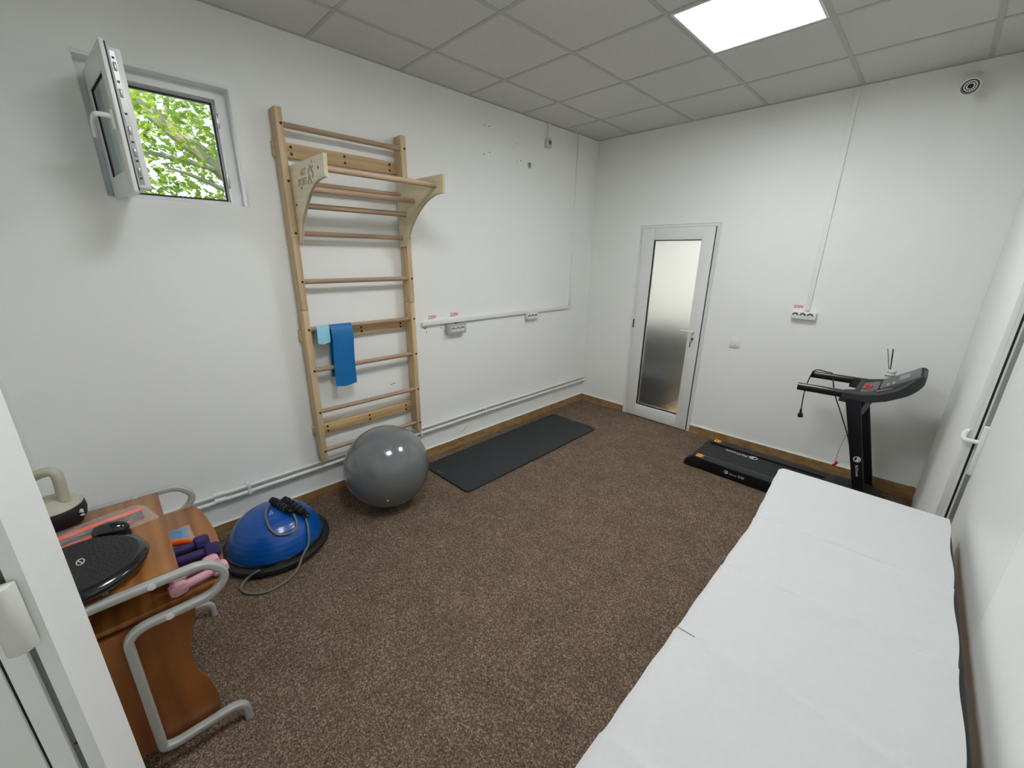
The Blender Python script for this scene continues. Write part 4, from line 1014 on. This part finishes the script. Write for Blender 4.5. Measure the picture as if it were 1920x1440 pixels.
def dumbbell(label, a, b, mat, group, r=.028, rh=.0165):
    a, b = Vector(a), Vector(b); d = b - a; L = d.length
    o = thing('dumbbell', label, 'dumbbell', tuple((a + b) / 2 - Vector((0, 0, r))), group)
    MB().lathe([(0, 0.02), (rh * .9, .02), (rh, L * .35), (rh, L * .65), (rh * .9, L - .02), (0, L - .02)], a, d, 24).build('grip', mat, o, smooth=60)
    for s_ in (0, 1):
        t_ = MB(); hl = .048
        base = a if s_ == 0 else b; ax_ = d if s_ == 0 else -d
        t_.lathe([(0, 0), (r * .72, .0), (r * .98, .008), (r * 1.02, hl * .5), (r * .95, hl - .006), (r * .7, hl), (0, hl)], base, ax_, 8); t_.build('head', mat, o, smooth=20)
    return o
dumbbell('dark purple dumbbell on the lower shelf next to the orange loop', (1.088, -4.205, ZS + .032), (1.090, -4.024, ZS + .032), 'purple', 'purple dumbbells on the lower shelf', .031, .018)
dumbbell('dark purple dumbbell on the lower shelf beside the pink pair', (1.150, -4.185, ZS + .032), (1.172, -4.002, ZS + .032), 'purple', 'purple dumbbells on the lower shelf', .031, .018)
dumbbell('pink dumbbell on the lower shelf half hidden by its twin in front', (1.240, -4.168, ZS + .0255), (1.226, -4.020, ZS + .0255), 'pink', 'pink dumbbells on the lower shelf', .025, .015)
dumbbell('pink dumbbell on the lower shelf just behind the near silver frame', (1.308, -4.171, ZS + .0255), (1.281, -4.003, ZS + .0255), 'pink', 'pink dumbbells on the lower shelf', .025, .015)

# ---------------------------------------------------------------- tree outside the window
tr = thing('tree', 'sunlit leafy tree with pale branches outside the open window', 'tree', (-2.4, -2.2, -1.0))
def limb(mb, pts, r0, r1):
    sp_ = spline(pts, 8); n_ = len(sp_); mb.tube(sp_, 1.0, 10, rs=[r0 + (r1 - r0) * i / (n_ - 1) for i in range(n_)])
q = MB(); limb(q, [(-2.2, -1.7, -1.0), (-2.35, -2.0, 1.0), (-2.4, -2.55, 2.0), (-2.45, -3.0, 2.52), (-2.5, -3.4, 2.88), (-2.6, -4.0, 3.45), (-2.8, -4.8, 4.2)], .13, .035); q.build('trunk', 'bark', tr)
brs = [[(-2.45, -3.0, 2.52), (-2.3, -3.3, 2.55), (-2.2, -3.7, 2.58), (-2.1, -4.4, 2.66)], [(-2.42, -2.7, 2.2), (-2.3, -3.2, 2.4), (-2.1, -3.5, 2.45)],
       [(-2.4, -2.6, 2.05), (-2.2, -2.9, 2.5), (-2.1, -3.0, 2.9), (-2.0, -3.0, 3.6)], [(-2.5, -3.4, 2.88), (-2.7, -3.3, 3.2), (-3.0, -3.2, 4.0)], [(-2.45, -3.1, 2.62), (-2.8, -2.8, 2.9), (-3.1, -2.4, 3.4)],
       [(-2.42, -2.6, 2.1), (-2.7, -2.9, 2.2), (-2.9, -3.6, 2.3), (-3.0, -4.4, 2.5)], [(-2.6, -4.0, 3.45), (-2.2, -4.2, 3.4), (-1.9, -4.6, 3.3)]]
for b in brs:
    q = MB(); limb(q, b, .032, .008); q.build('branch', 'bark', tr)
def leaves():
    rng = random.Random(11)
    shape = [(0, 0), (.18, .10), (.50, .02), (.40, .28), (.62, .52), (.30, .52), (.22, .78), (0, 1.05), (-.22, .78), (-.30, .52), (-.62, .52), (-.40, .28), (-.50, .02), (-.18, .10)]
    vs, fs = [], []
    for i in range(10500):
        x = -rng.uniform(1.75, 4.4); k_ = (2.88 - x) / 2.88
        y = -4.13 + rng.uniform(-.10, .34) * 2.88 * k_; z = 1.753 + rng.uniform(.03, .36) * 2.88 * k_
        # clumps with gaps of sky
        nn = mnoise.noise(Vector((x * 1.6, y * 1.9, z * 1.9)))
        if nn < -.13 + .10 * math.sin(x * 5): continue
        s_ = rng.uniform(.035, .080)
        rot = Matrix.Rotation(rng.uniform(0, 2 * PI), 3, 'Z') @ Matrix.Rotation(rng.uniform(-1.1, 1.1), 3, 'X') @ Matrix.Rotation(rng.uniform(-.7, .7), 3, 'Y') @ Matrix.Rotation(rng.uniform(0, 2 * PI), 3, 'Z')
        base = len(vs)
        for (a, b) in shape: vs.append(Vector((x, y, z)) + rot @ Vector((a * s_, b * s_, -.12 * s_ * (abs(a) * 1.2 + b * b))))
        vs.append(Vector((x, y, z)) + rot @ Vector((0, .45 * s_, .02 * s_)))
        n_ = len(shape)
        for j in range(n_): fs.append((base + j, base + (j + 1) % n_, base + n_))
    me = bpy.data.meshes.new('foliage'); me.from_pydata([tuple(v) for v in vs], [], fs); me.update(); return me
fo = finish('foliage', leaves(), 'leaf', tr, 0); fo['kind'] = 'stuff'
